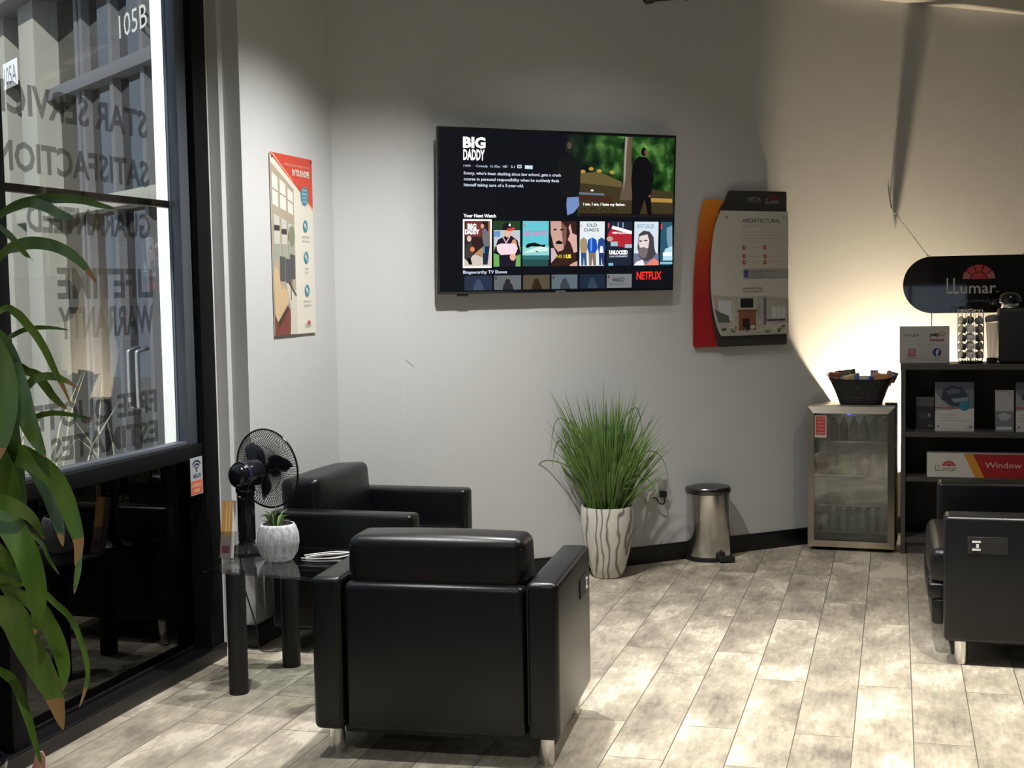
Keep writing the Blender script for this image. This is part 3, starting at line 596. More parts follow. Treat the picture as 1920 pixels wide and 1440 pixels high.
for x_, c1_, c2_, wd in ((-.303, (.36, .27, .14), (.03, .08, .18), .020), (-.250, (.01, .07, .45), (.22, .16, .11), .026), (-.192, (.02, .06, .25), (.02, .04, .14), .020)):
    pp([(x_ - wd, 1.835), (x_, 1.848), (x_ + wd, 1.835), (x_ + wd * 1.3, 1.79), (x_ + wd * .8, 1.765), (x_ - wd * .9, 1.765), (x_ - wd * 1.2, 1.80)], K(*c1_)); pp([(x_ - wd * .9, 1.765), (x_ + wd * .8, 1.765), (x_ + wd * .9, z0 + .002), (x_ + wd * .2, z0 + .002), (x_, 1.74), (x_ - wd * .2, z0 + .002), (x_ - wd * .8, z0 + .002)], K(*c2_))
q(-.262, 1.772, -.250, 1.845, K(.12, .34, .75)); pp([(-.20, 1.80), (-.185, 1.80), (-.180, 1.765), (-.205, 1.765)], wh)
q(-.161, z0, .001, z1, K(.012, .018, .035)); pp([(-.125, 1.905), (-.001, 1.872), (-.001, 1.79), (-.10, 1.80), (-.155, 1.86)], K(.42, .020, .035)); pp([(-.122, 1.912), (.0, 1.883), (.0, 1.866), (-.128, 1.895)], wh); tt('OPEN ALL DOORS', -.125, 1.868, .010, wh, .110, bold=.04)   # 6
for a_ in ((-.135, 1.80, -.09, 1.825), (-.045, 1.79, .0, 1.81)): q(*a_, K(.35, .50, .58))
dd(-.140, 1.84, .020, .014, K(.55, .33, .26)); tt('UNLOCKED', -.145, 1.756, .021, wh, .118, bold=.06); tt('A JAIL EXPERIMENT', -.145, 1.740, .009, lt, .118, bold=.02); q(-.150, z0, -.12, 1.708, K(.2, .5, .6)); q(-.152, 1.90, -.142, 1.925, K(.7, .05, .05)); q(-.09, 1.905, -.083, 1.93, K(.3, .4, .6)); q(-.06, 1.90, -.052, 1.93, K(.3, .4, .6))
q(.011, z0, .173, z1, K(.62, .72, .78)); q(.011, z0, .173, 1.76, K(.16, .17, .28)); tt('SHOT CALLER', .034, 1.900, .022, K(.25, .38, .50), .11, bold=.02)   # 7: bearded portrait, plain
pp([(.045, 1.865), (.075, 1.885), (.115, 1.88), (.14, 1.85), (.145, 1.79), (.155, 1.755), (.13, 1.73), (.09, 1.715), (.05, 1.735), (.035, 1.79)], K(.06, .05, .06)); pp([(.05, 1.855), (.10, 1.865), (.112, 1.83), (.105, 1.79), (.075, 1.78), (.05, 1.79), (.042, 1.82)], K(.72, .64, .62)); q(.047, 1.825, .065, 1.831, bk); q(.078, 1.828, .10, 1.834, bk); pp([(.045, 1.79), (.08, 1.795), (.105, 1.78), (.09, 1.735), (.06, 1.735), (.042, 1.76)], K(.17, .14, .15))
pp([(.011, z0), (.08, z0), (.07, 1.725), (.03, 1.715)], K(.85, .82, .85)); pp([(.08, z0), (.173, z0), (.172, 1.715), (.14, 1.735), (.10, 1.705)], K(.75, .22, .16))
q(.181, z0, .262, z1, K(.02, .09, .14)); pp([(.225, 1.90), (.262, 1.915), (.262, 1.80), (.235, 1.79), (.225, 1.84)], K(.18, .30, .38)); pp([(.20, 1.74), (.215, 1.785), (.262, 1.80), (.262, 1.72), (.20, 1.72)], K(.45, .68, .78)); q(.200, 1.745, .258, 1.765, wh); q(.186, 1.895, .197, 1.922, K(.65, .05, .05)); q(.181, 1.70, .262, 1.712, K(.25, .50, .60))
tt('Bingeworthy TV Shows', -1.020, 1.659, .0165, lt, .253, bold=.02)
for i, (c_, c2_) in enumerate((((.020, .030, .055), (.05, .07, .12)), ((.12, .13, .14), (.02, .02, .02)), ((.09, .07, .045), (.03, .015, .01)), ((.10, .14, .16), (.04, .05, .06)), ((.012, .022, .040), (.03, .05, .08)), ((.17, .18, .19), None))):
    s0 = -1.015 + .1705 * i; q(s0, 1.572, s0 + .160, 1.648, K(*c_))
    if c2_: pp([(s0 + .05, 1.572), (s0 + .055, 1.60), (s0 + .08, 1.622), (s0 + .105, 1.60), (s0 + .115, 1.572)], K(*c2_)); dd(s0 + .08, 1.615, .016, .014, K(*c2_))
    if i in (1, 3, 5): q(s0 + .008, 1.625, s0 + .017, 1.641, K(.10, .02, .02))
tt('WACO', -.128, 1.605, .024, K(.02, .03, .04), .078, bold=.03); tt('AMERICAN APOCALYPSE', -.150, 1.588, .010, K(.05, .06, .07), .125)
tt('NETFLIX', .027, 1.617, .043, K(.88, .030, .022), .162, bold=.03)
P.build('screen', tv)
b = MB(); b.box(-.03, -.0012, .003, .03, .0, .009); b.build('badge', ink((.20, .20, .20)), tv, False)

# ---------------------------------------------------------------- poster on the left wall
po = thing('poster', 'tall narrow poster of a living room with a red corner, pinned to the left wall', 'poster', (-2.728, 5.558, 1.380), 90)
PW, PH = .447, .834
b = MB(); b.box(0, 0, 0, PW, .004, PH); b.build('board', 'white_paper', po, False)
P = Print(-.0006); cream = ink((.72, .69, .60)); P.rect(0, 0, PW, PH, cream)
P.poly([(0, 0), (.232, 0), (.235, .30), (.236, .68), (.0, .79)], ink((.42, .36, .27)))                        # room photograph
P.poly([(0, .835), (PW, .835), (PW, .60), (.0, .825)], ink((.62, .07, .045)))
P.poly([(0, .835), (.03, .83), (PW, .585), (PW, .60), (.0, .835)], ink((.80, .42, .25)))
for x0, x1, za, zb in ((.01, .068, .60, .745), (.088, .150, .585, .72), (.168, .225, .57, .685)):
    P.poly([(x0, za), (x1, za - .012), (x1, zb - .022), (x0, zb)], ink((.72, .72, .66))); P.line(x0, (za + zb) / 2, x1, (za + zb) / 2 - .015, .006, ink((.3, .25, .18)))
for x0, x1, zb in ((.018, .075, .555), (.095, .148, .54), (.165, .22, .52)):
    P.poly([(x0, .35), (x1, .36), (x1, zb - .01), (x0, zb)], ink((.55, .56, .50))); P.rect(x0, zb - .075, x1, zb - .05, ink((.05, .04, .035))); P.rect(x0, .35, x1, .42, ink((.33, .36, .30)))
P.poly([(0, .0), (.175, 0), (.16, .12), (.06, .17), (.0, .20)], ink((.20, .045, .03))); P.poly([(.16, 0), (.232, 0), (.235, .20), (.12, .25), (.17, .12)], ink((.62, .58, .50)))
P.poly([(.0, .10), (.03, .06), (.14, .14), (.155, .20), (.10, .22), (.075, .21), (.05, .30), (.01, .32), (0, .30)], ink((.60, .44, .26))); P.poly([(.03, .06), (.14, .14), (.15, .12), (.04, .03)], ink((.06, .03, .02)))
for x_, z_ in ((.10, .30), (.16, .29), (.205, .31)): P.poly([(x_ - .035, z_ - .05), (x_ + .02, z_ - .05), (x_ + .025, z_ + .06), (x_ - .03, z_ + .065)], ink((.09, .09, .095)))
P.line(.16, .24, .232, .18, .012, ink((.06, .05, .05))); P.line(.175, .16, .175, .24, .008, ink((.05, .04, .04))); P.line(.19, .38, .19, .20, .005, ink((.08, .07, .06)))
P.disc(.20, .46, .035, .05, ink((.22, .25, .16)), 9)
P.text('INTRODUCING WINDOW FILM', .14, .785, .012, ink((.80, .45, .36)), .27); P.text('IN YOUR HOME', .225, .745, .030, ink((.85, .80, .72)), .185, bold=.03)
teal = ink((.06, .26, .36)); P.disc(.352, .655, .042, .046, teal, 24)
for k, wt in enumerate(('SAVE', 'ENERGY', 'COMFORT', 'STYLE')): P.text(wt, .352, .678 - .018 * k, .009, 'white_paper', .05, 'C')
for z_, ws in ((.512, ('TEMPERATURE', 'PROTECTION')), (.363, ('GLARE', 'CUT')), (.205, ('PRIVACY', 'DURING THE DAY'))):
    P.disc(.353, z_, .026, .029, teal, 20); P.disc(.347, z_ + .004, .009, .010, cream, 8); P.disc(.360, z_ - .008, .008, .008, ink((.35, .5, .55)), 8)
    for k, wt in enumerate(ws): P.text(wt, .353, z_ - .056 - .02 * k, .0085, ink((.22, .22, .24)), .085 if len(wt) > 6 else .04, 'C')
logo(P, .320, .030, .065, ink((.10, .10, .10)), ink((.60, .05, .06))); P.build('print', po)
for x_, z_ in ((.015, .815), (PW - .012, .822)): b = MB(); b.lathe([(0, 0), (.005, 0), (.004, .004), (0, .005)], 10, (x_, -.001, z_), (0, -1, 0)); b.build('pin', 'dark_steel', po)

# ---------------------------------------------------------------- window film display board
bo = thing('display_board', 'orange, white and black window film display board on the wall right of the television', 'sign', TW(0, 0, .0), TA)
def arc(pts, k=5): return [(p.x, p.z) for p in spline([(x, 0, z) for x, z in pts], k)]
orange = [(.572, 1.222)] + [(.446, 1.222), (.437, 1.232)] + arc([(.437, 1.232), (.441, 1.563), (.460, 1.765), (.492, 1.98), (.520, 2.058)]) + [(.530, 2.066), (.645, 2.066)] + arc([(.645, 2.066), (.60, 1.95), (.575, 1.70), (.585, 1.45), (.62, 1.222)])
b = MB(); b.prism(orange, -.024, -.014); b.build('orange_panel', 'orange_red', bo)
dark = [(.600, 1.220), (1.075, 1.220), (1.083, 1.228), (1.083, 2.0), (1.083, 2.112), (1.075, 2.119), (.690, 2.119), (.678, 2.115), (.628, 2.005)] + arc([(.590, 1.95), (.548, 1.70), (.548, 1.50), (.570, 1.35), (.600, 1.220)])
b = MB(); b.prism(dark, -.040, -.026); b.build('dark_panel', ink((.040, .038, .034), .4), bo)
for x_, z_ in ((.62, 1.5), (.95, 1.5), (.62, 1.9), (.95, 1.9)): b = MB(); b.box(x_, -.026, z_, x_ + .04, 0, z_ + .04); b.build('standoff', 'dark_steel', bo)
white = arc([(.612, 2.003), (.570, 1.90), (.545, 1.72), (.546, 1.53), (.574, 1.37), (.610, 1.287)]) + [(.620, 1.282), (1.085, 1.282), (1.088, 2.001)]
b = MB(); b.prism(white[::-1], -.050, -.042); b.build('white_panel', ink((.60, .58, .53)), bo)
P = Print(-.0503)
tx = ink((.09, .085, .08)); gy = ink((.36, .35, .33)); rd = ink((.45, .06, .04))
P.text('ARCHITECTURAL', .760, 1.936, .024, tx, .268, bold=.02); P.text('WINDOW FILM', .760, 1.909, .016, gy, .150)
for k, wd in enumerate((.262, .276, .280, .17)): P.text('The beauty of natural light and energy savings for all'[:54 if wd > .2 else 30], .760, 1.878 - .0185 * k, .0085, gy, wd)
for i, z_ in enumerate((1.793, 1.741, 1.706)):
    for j, x_ in enumerate((.770, .918)):
        P.disc(x_, z_, .0115, .0135, rd, 16); P.disc(x_ + .002, z_ + .001, .0045, .005, ink((.7, .5, .45)), 8)
        P.text(('Energy savings', 'UV protection', 'Privacy', 'Heat reduction', 'Glare reduction', 'Safety')[i * 2 + j], x_ + .018, z_ - .003, .0085, gy, (.105, .09, .085, .115, .082, .11)[i * 2 + j])
P.rect(.762, 1.610, 1.086, 1.668, ink((.36, .35, .33))); P.rect(.770, 1.620, .796, 1.660, ink((.06, .06, .26))); P.text('PROFESSIONALLY INSTALLED', .806, 1.648, .010, tx, .185); P.text('by authorised dealers', .806, 1.631, .008, tx, .11); P.text('for homes and businesses', .806, 1.616, .008, tx, .16)
P.text('MANUFACTURER', .762, 1.549, .012, tx, .135); P.text('LIMITED WARRANTY', .762, 1.530, .011, tx, .150)
P.disc(.648, 1.965, .011, .011, gy, 16); P.text('Vista', 1.045, 1.962, .010, tx, .035)
# interior photograph
P.poly([(.548, 1.52), (.74, 1.505), (.90, 1.51), (1.086, 1.49), (1.086, 1.284), (.613, 1.284), (.575, 1.37)], ink((.42, .40, .35)))
P.poly([(.585, 1.49), (.68, 1.488), (.68, 1.37), (.600, 1.37)], ink((.60, .62, .62))); P.poly([(.56, 1.44), (.60, 1.42), (.66, 1.40), (.67, 1.36), (.59, 1.36)], ink((.10, .13, .10)))
P.line(.695, 1.50, .695, 1.33, .02, ink((.5, .48, .42))); P.rect(.720, 1.300, .858, 1.505, ink((.48, .45, .38))); P.rect(.742, 1.443, .832, 1.497, ink((.012, .012, .014)))
P.rect(.722, 1.418, .858, 1.432, ink((.22, .08, .035))); P.rect(.728, 1.31, .852, 1.418, ink((.25, .10, .05))); P.rect(.756, 1.31, .806, 1.380, ink((.02, .015, .012)))
P.rect(.860, 1.38, .885, 1.46, ink((.30, .33, .36))); P.rect(.905, 1.34, .925, 1.50, ink((.16, .16, .20)))
for k in range(3): P.rect(.965 + k * .034, 1.378, .993 + k * .034, 1.445, ink((.60, .60, .56)))
P.rect(.93, 1.362, 1.06, 1.372, ink((.05, .05, .06))); P.poly([(.93, 1.36), (.98, 1.345), (1.086, 1.35), (1.086, 1.29), (.90, 1.29)], ink((.50, .48, .40)))
rn = random.Random(8)
for k in range(26): x_ = rn.uniform(.61, 1.07); P.disc(x_, rn.uniform(1.295, 1.335), rn.uniform(.008, .022), rn.uniform(.006, .013), ink(rn.choice([(.55, .53, .48), (.10, .09, .08), (.28, .20, .17), (.40, .38, .34), (.13, .15, .10)])), 7)
P.build('print', bo)
P = Print(-.0408); lg = ink((.40, .39, .36)); P.text('VISTA', .802, 2.060, .024, lg, .096); P.text('WINDOW FILM', .806, 2.048, .006, ink((.3, .2, .1)), .088); logo(P, .930, 2.048, .098, lg, ink((.22, .02, .02))); P.build('print', bo)

# ---------------------------------------------------------------- tall pot with grass, bin, outlet
gr = thing('potted_grass', 'tall artificial grass in a white marbled pot against the back wall', 'potted plant', (-1.512, 7.055, 0))
b = MB(); b.lathe([(0, 0), (.070, 0), (.080, .006), (.100, .06), (.124, .15), (.140, .25), (.145, .33), (.142, .385), (.140, .391), (.134, .391), (.131, .385), (.128, .34), (0, .335)], 56); b.build('pot', 'marble', gr, angle=50)
b = MB(); b.lathe([(0, .352), (.1295, .352)], 32); b.build('soil', 'soil', gr)
rnd = random.Random(11); b = MB()
for i in range(430):
    a = rnd.uniform(0, 6.283); rr = rnd.uniform(0, .095); lean = rnd.uniform(.0, 1) ** .8 * .33; H_ = rnd.uniform(.36, .70) if rnd.random() < .7 else rnd.uniform(.25, .5)
    if rnd.random() < .12: H_ += .05
    c = Vector((math.cos(a), math.sin(a) * .8, 0)); p0 = Vector((0, 0, .35)) + c * rr; k = H_ * (1 - lean * .35)
    b.ribbon([p0, p0 + c * lean * .28 + Vector((0, 0, k * .4)), p0 + c * lean * .66 + Vector((0, 0, k * .78)), p0 + c * lean * .95 + Vector((0, 0, k))], rnd.uniform(.006, .011), Vector((rnd.uniform(-.4, .4), -1, .1)), .3, 0, 2.6, .8)
for dx, dz, pk in ((-.42, .20, .28), (.36, .24, .34), (.30, .10, .20), (-.30, .46, .50), (.22, .52, .56), (.20, .05, .14), (-.22, .30, .36)):
    b.ribbon(spline([(.02 * dx, -.03, .36), (dx * .35, -.06, .36 + pk * .75), (dx * .7, -.07, .36 + pk), (dx * .9, -.07, .36 + (pk + dz) * .5), (dx, -.07, .36 + dz * .6)], 4), .008, Vector((0, -1, .2)), .3, 0, 3, .8)
b.build('grass_blades', 'grass_green', gr)
bn = thing('pedal_bin', 'round stainless steel pedal bin standing by the back wall', 'bin', (-1.043, 7.645, 0), 20)
b = MB(); b.lathe([(0, 0), (.132, 0), (.134, .005), (.132, .022), (0, .022)], 48); b.build('base_ring', 'matte_black', bn)
b = MB(); b.lathe([(.124, .020), (.126, .025), (.126, .385), (.118, .388), (0, .388)], 56); b.build('body', 'steel', bn)
b = MB(); b.lathe([(.129, .388), (.131, .391), (.131, .412), (.124, .422), (.07, .431), (0, .433)], 56); b.build('lid', 'dark_steel', bn)
b = MB(); b.box(.03, -.160, .008, .12, -.10, .034, .005, 2); b.build('pedal', 'matte_black', bn)
ou = thing('wall_outlet', 'cream wall outlet with plug-in air freshener between potted grass and bin', 'outlet', TW(.19, .33), TA)
b = MB(); b.box(-.01, -.006, .02, .065, 0, .14, .002, 2); b.build('cover_plate', 'cream_plastic', ou)
b = MB(); b.box(.005, -.045, .085, .055, -.006, .150, .006, 2); b.build('adapter', 'acrylic', ou); b = MB(); b.box(.015, -.04, .045, .048, -.008, .08, .004, 2); b.build('plug', 'matte_black', ou)
b = MB(); b.lathe([(0, 0), (.036, 0), (.038, .006), (.034, .030), (0, .036)], 32, (-.055, -.006, .050), (0, -1, 0)); b.build('round_cap', 'cream_plastic', ou)
b = MB(); b.tube(spline([(.03, -.035, .05), (.03, -.04, .02), (.015, -.04, .008), (-.01, -.04, .02), (-.025, -.042, .045), (-.05, -.043, .05)], 4), .004, 6); b.build('cable', 'matte_black', ou)
o = MB(); o.prism([(-1.322, 1.2165), (-1.300, 1.199), (-1.278, 1.1795), (-1.276, 1.1815), (-1.299, 1.201), (-1.320, 1.2185)], -.0012, -.0002); sc_ = o.build('scuff_mark', ink((.25, .24, .22)), None, False); sc_.location = TW(0, 0, 0); sc_.rotation_euler = (0, 0, R(TA)); tag(sc_, 'tiny diagonal scuff on the wall below the left end of the television', 'mark')
# brown pipe below the ceiling
b = MB(); p0, p1 = Vector((-1.275, 7.20, 3.122)), Vector((-.66, 7.20, 3.122))
b.tube([p0, p1], .026, 20); d = (p1 - p0).normalized()
for t_ in (.0, .30, .62): b.tube([p0 + (p1 - p0) * t_, p0 + (p1 - p0) * t_ + d * .022], .032, 20)
b.lathe([(0, -.018), (.024, -.014), (.036, .0), (.036, .03), (.030, .04), (0, .04)], 20, p0 - d * .02, d)
pi = b.build('ceiling_pipe', 'dark_brown_metal', None); tag(pi, 'dark brown capped pipe hanging under the ceiling above the television', 'pipe')
b = MB(); b.tube([p0 + d * .5 + Vector((0, 0, .02)), p0 + d * .5 + Vector((0, 0, .168))], .006, 8); b.build('hanger', 'dark_brown_metal', pi)
# ---------------------------------------------------------------- beverage fridge
fr = thing('beverage_fridge', 'small steel-framed glass-door beverage fridge beside the bookcase', 'fridge', (-.2565, 7.985, 0), -3.0)
W2, FD = .2475, .33
def to_w(x, y, z): c, s_ = math.cos(R(-3)), math.sin(R(-3)); return (-.26 + x * c - y * s_, 7.985 + x * s_ + y * c, z)
b = MB()
b.box(-W2 + .008, .045, .03, -W2 + .028, FD, .845); b.box(W2 - .012, .045, .03, W2 + .003, FD, .845); b.box(-W2 + .008, .045, .03, W2 + .003, FD, .10); b.box(-W2 + .008, FD - .02, .03, W2 + .003, FD, .845)
b.build('cabinet', 'matte_black', fr, False)
b = MB(); b.box(-W2 + .006, .040, .845, W2 + .004, FD, .860, .003, 2); b.build('top_panel', pbr('fridge_top', (.30, .28, .24), .35, .3), fr)
b = MB(); b.box(-W2 + .028, FD - .024, .10, W2 - .012, FD - .021, .845); b.box(-W2 + .028, .06, .10, -W2 + .030, FD - .024, .845); b.box(W2 - .015, .06, .10, W2 - .013, FD - .024, .845); b.box(-W2 + .028, .06, .100, W2 - .012, FD - .024, .102); b.build('liner', ink((.30, .31, .30), .5), fr, False)
def mitre(pts_o, pts_i, nm):
    b = MB(); a = pts_o; c = pts_i
    for i in range(4):
        j = (i + 1) % 4; f0 = [b.bm.verts.new((p[0], .012, p[1])) for p in (a[i], a[j])] + [b.bm.verts.new((p[0], .0, p[1])) for p in (c[j], c[i])]; b.bm.faces.new(f0)
        g0 = [b.bm.verts.new((p[0], .04, p[1])) for p in (a[i], a[j])] + [b.bm.verts.new((p[0], .012, p[1])) for p in (a[j], a[i])]; b.bm.faces.new(g0)
        h0 = [b.bm.verts.new((p[0], .0, p[1])) for p in (c[i], c[j])] + [b.bm.verts.new((p[0], .03, p[1])) for p in (c[j], c[i])]; b.bm.faces.new(h0)
    bmesh.ops.remove_doubles(b.bm, verts=b.bm.verts, dist=.0003)
    return b
fo = [(-W2, .022), (W2, .022), (W2, .855), (-W2, .855)]; fi = [(-W2 + .037, .062), (W2 - .037, .062), (W2 - .037, .815), (-W2 + .037, .815)]
door = mitre(fo, fi, '').build('door', 'brass_steel', fr, False)
b = MB(); b.box(-W2 + .037, .012, .062, W2 - .037, .018, .815); b.build('door_pane', 'fridge_glass', door, False)
b = MB(); b.box(-.018, .006, .806, .002, .011, .814); b.build('indicator_light', glow((.10, .08, 1.0), 1.6), fr, False)
fl_ = lamp('fridge_fill', 'AREA', to_w(0, .20, .83), .10, (.9, 1, .95), .12, to_w(0, .20, 0))  # added weak fill so the shelves show through the door
for z in (.262, .440, .640):
    b = MB(); b.tube([(-W2 + .03, .075, z), (W2 - .014, .075, z)], .0032, 8); b.tube([(-W2 + .03, FD - .03, z), (W2 - .014, FD - .03, z)], .003, 8)
    for k in range(15): b.tube([(-W2 + .04 + k * .0305, .075, z), (-W2 + .04 + k * .0305, FD - .03, z)], .0016, 5)
    b.build('wire_shelf', 'chrome', fr)
for sx in (-1, 1):
    b = MB(); b.lathe([(0, 0), (.012, 0), (.012, .03), (0, .03)], 14, (sx * (W2 - .03), .07, 0)); b.build('foot', 'matte_black', fr)
sk = thing('fridge_sticker', 'small red label stuck on the upper left of the fridge door', 'sticker', (-.2565, 7.985, 0), -3.0)
P = Print(.0115); x0 = -W2 + .042; P.rect(x0, .672, x0 + .068, .802, ink((.62, .58, .52))); P.rect(x0 + .005, .686, x0 + .062, .796, ink((.55, .045, .04)))
for k, wt in enumerate(('PLEASE', 'HELP', 'YOURSELF', 'COLD', 'DRINKS')): P.text(wt, x0 + .034, .778 - .021 * k, .010, ink((.72, .55, .5)), .044, 'C')
P.build('print', sk)
def to_world(o, p): c, s_ = math.cos(o.rotation_euler.z), math.sin(o.rotation_euler.z); return (o.location.x + p[0] * c - p[1] * s_, o.location.y + p[0] * s_ + p[1] * c, p[2])
cans = ((.20, .04, .05), (.10, .09, .09), (.22, .42, .06), (.10, .16, .10), (.35, .20, .18), (.38, .32, .30), (.40, .36, .34))
def can(p, c, label, group, r=.028, h=.120):
    b = MB(); b.lathe([(0, 0), (r * .8, 0), (r, .008), (r, h - .012), (r * .82, h), (0, h - .002)], 20); o = b.build('drink_can', [ink(c, .3)], None); o.location = to_world(fr, p)
    tag(o, label, 'can', group); b = MB(); b.lathe([(r * .78, h - .002), (r * .80, h + .002), (r * .74, h + .002)], 16); b.build('rim', 'steel', o); return o
nm = ('dark red', 'black', 'lime green', 'dull green', 'pinkish', 'pale red', 'pale')
for k, c in enumerate(cans): can((-.168 + k * .061, .12, .444), c, nm[k] + ' drink can on the fridge shelf, ' + ('leftmost' if k == 0 else 'rightmost' if k == 6 else 'number %d from the left' % (k + 1)), 'drink cans on the middle fridge shelf')
def bottle(p, c, label, group, h=.15, r=.025):
    b = MB(); b.lathe([(0, 0), (r, .002), (r, h * .6), (r * .45, h * .82), (r * .45, h * .93), (0, h * .93)], 20); o = b.build('drink_bottle', [ink(c, .15)], None); o.location = to_world(fr, p); tag(o, label, 'bottle', group)
    b = MB(); b.lathe([(0, h * .925), (r * .55, h * .925), (r * .55, h), (0, h)], 14); b.build('cap', 'white_plastic', o)
for k in range(7): bottle((-.165 + k * .058, .13, .644), ((.16, .06, .03) if k < 3 else (.30, .33, .32)), ('brown' if k < 3 else 'clear') + ' bottle on the top shelf of the fridge, ' + ('leftmost' if k == 0 else 'rightmost' if k == 6 else 'number %d from the left' % (k + 1)), 'bottles on the top fridge shelf')
for k in range(7): bottle((-.165 + k * .057, .14, .102), (.36, .38, .36), 'pale water bottle on the fridge floor, ' + ('leftmost' if k == 0 else 'rightmost' if k == 6 else 'number %d from the left' % (k + 1)), 'water bottles at the bottom of the fridge', .14, .024)
# basket of snacks on the fridge
bk_ = thing('snack_basket', 'black woven basket with flared rim standing on the fridge', 'basket', (-.200, 8.125, .860), -3)
b = MB(); n = 64
def ring_(rx, ry, z, dip=0): return [Vector((rx * math.copysign(abs(math.cos(a)) ** .6, math.cos(a)), ry * math.copysign(abs(math.sin(a)) ** .6, math.sin(a)), z + dip * (abs(math.cos(a)) ** 3))) for a in [2 * math.pi * k / n for k in range(n)]]
prof = [(.120, .070, 0, 0), (.132, .076, .03, .002), (.150, .084, .075, .006), (.170, .092, .115, .012), (.192, .100, .148, .022), (.200, .104, .152, .024), (.192, .098, .150, .022), (.160, .084, .10, .01), (.118, .068, .012, 0)]
rs = [[b.bm.verts.new(p) for p in ring_(*q_)] for q_ in prof]
for A_, B_ in zip(rs, rs[1:]):
    for k in range(n): b.bm.faces.new((A_[k], A_[(k + 1) % n], B_[(k + 1) % n], B_[k]))
b.bm.faces.new(rs[0][::-1]); b.bm.faces.new(rs[-1]); b.build('woven_body', 'basket', bk_)
b = MB(); c_ = Vector((-.008, -.088, .072)); b.tube([c_ + Vector((.031 * math.cos(a), -.004, .030 * math.sin(a))) for a in [2 * math.pi * k / 32 for k in range(33)]], .0022, 8, False); b.tube([c_ + Vector((.008 * math.cos(a), -.004, .036 + .006 * math.sin(a))) for a in [2 * math.pi * k / 16 for k in range(17)]], .0018, 6, False); b.build('ring_handle', ink((.06, .06, .06), .3), bk_)
def bag(name, label, p, sx, sz, c, rot, c2):
    b = MB(); nx, nz = 8, 6; g0 = {}; 
    for side in (-1, 1):
        for i in range(nx + 1):
            for j in range(nz + 1):
                u, v_ = i / nx * 2 - 1, j / nz * 2 - 1; puff = .016 * max(0, (1 - u * u)) ** .6 * max(0, (1 - v_ * v_)) ** .5
                g0[side, i, j] = b.bm.verts.new((u * sx / 2, side * (puff + .0004), v_ * sz / 2 + .002 * math.sin(9 * u)))
        for i in range(nx):
            for j in range(nz): 
                f = b.bm.faces.new([g0[side, i + a_, j + c__] for a_, c__ in ((0, 0), (1, 0), (1, 1), (0, 1))]); f.material_index = 1 if (2 <= i <= 5 and 1 <= j <= 4) else 0
    o = b.build(name, [ink(c, .3), ink(c2, .35)], None); o.location = p; o.rotation_euler = rot; return tag(o, label, 'snack bag', 'snack bags in the basket')
z_ = .860
bag('snack_bag', 'dark red snack bag at the left end of the basket on the fridge', (-.335, 8.12, z_ + .160), .10, .075, (.16, .035, .03), (R(-40), 0, R(25)), (.20, .06, .05))
bag('snack_bag', 'dark green foil snack bag standing tallest at the left of the basket', (-.290, 8.145, z_ + .172), .12, .060, (.05, .045, .02), (R(-15), R(-6), R(8)), (.10, .09, .05))
bag('snack_bag', 'blue and yellow snack bag in the basket, left of the middle', (-.265, 8.09, z_ + .148), .12, .085, (.06, .10, .30), (R(-50), R(-12), 0), (.38, .28, .12))
bag('snack_bag', 'bright blue snack bag in the middle of the basket', (-.185, 8.085, z_ + .142), .12, .085, (.025, .04, .28), (R(-50), 0, R(-4)), (.32, .34, .42))
bag('snack_bag', 'upright pale blue snack bag behind the orange one in the basket', (-.125, 8.15, z_ + .150), .045, .10, (.16, .17, .32), (R(-6), 0, 0), (.22, .24, .38))
bag('snack_bag', 'orange and brown snack bag in the basket, right of the middle', (-.080, 8.10, z_ + .150), .12, .085, (.30, .13, .05), (R(-42), R(8), R(-10)), (.42, .20, .07))
bag('snack_bag', 'grey-violet snack bag at the right end of the basket', (-.030, 8.125, z_ + .162), .07, .070, (.14, .13, .20), (R(-30), R(15), R(-20)), (.20, .17, .22))
bag('snack_bag', 'brown snack bag lying low at the back of the basket', (-.20, 8.16, z_ + .110), .20, .10, (.10, .07, .05), (R(-60), 0, 0), (.12, .08, .05))
b = MB(); b.box(-.062, 8.05, .8605, .005, 8.09, .874, .003, 2); o = b.build('remote_control', 'matte_black', None); tag(o, 'small flat black object lying on the fridge top right of the basket', 'remote')

# ---------------------------------------------------------------- bookcase
SY = 7.990; SD = .285; SX0, SX1 = .026, 1.30
sh = thing('bookcase', 'dark grey wooden bookcase with open shelves at the right', 'bookcase', (0, SY, 0))
def sb(name, x0, z0, x1, z1, y0=0, y1=SD): b = MB(); b.box(x0, y0, z0, x1, y1, z1, .0012, 1); return b.build(name, 'grey_wood', sh)
sb('side_panel', SX0, 0, SX0 + .026, 1.072); sb('side_panel', SX1 - .026, 0, SX1, 1.072); sb('top_board', SX0 - .002, 1.072, SX1 + .002, 1.103, -.003)
for z in (.683, .424): sb('shelf', SX0 + .026, z, SX1 - .026, z + .028, .004)
sb('shelf', SX0 + .026, .065, SX1 - .026, .095, .004); sb('plinth', SX0 + .026, 0, SX1 - .026, .065, .02, .035)
b = MB(); b.box(SX0 + .026, SD - .008, .065, SX1 - .026, SD - .001, 1.072); b.build('back_board', ink((.030, .027, .025), .6), sh, False)
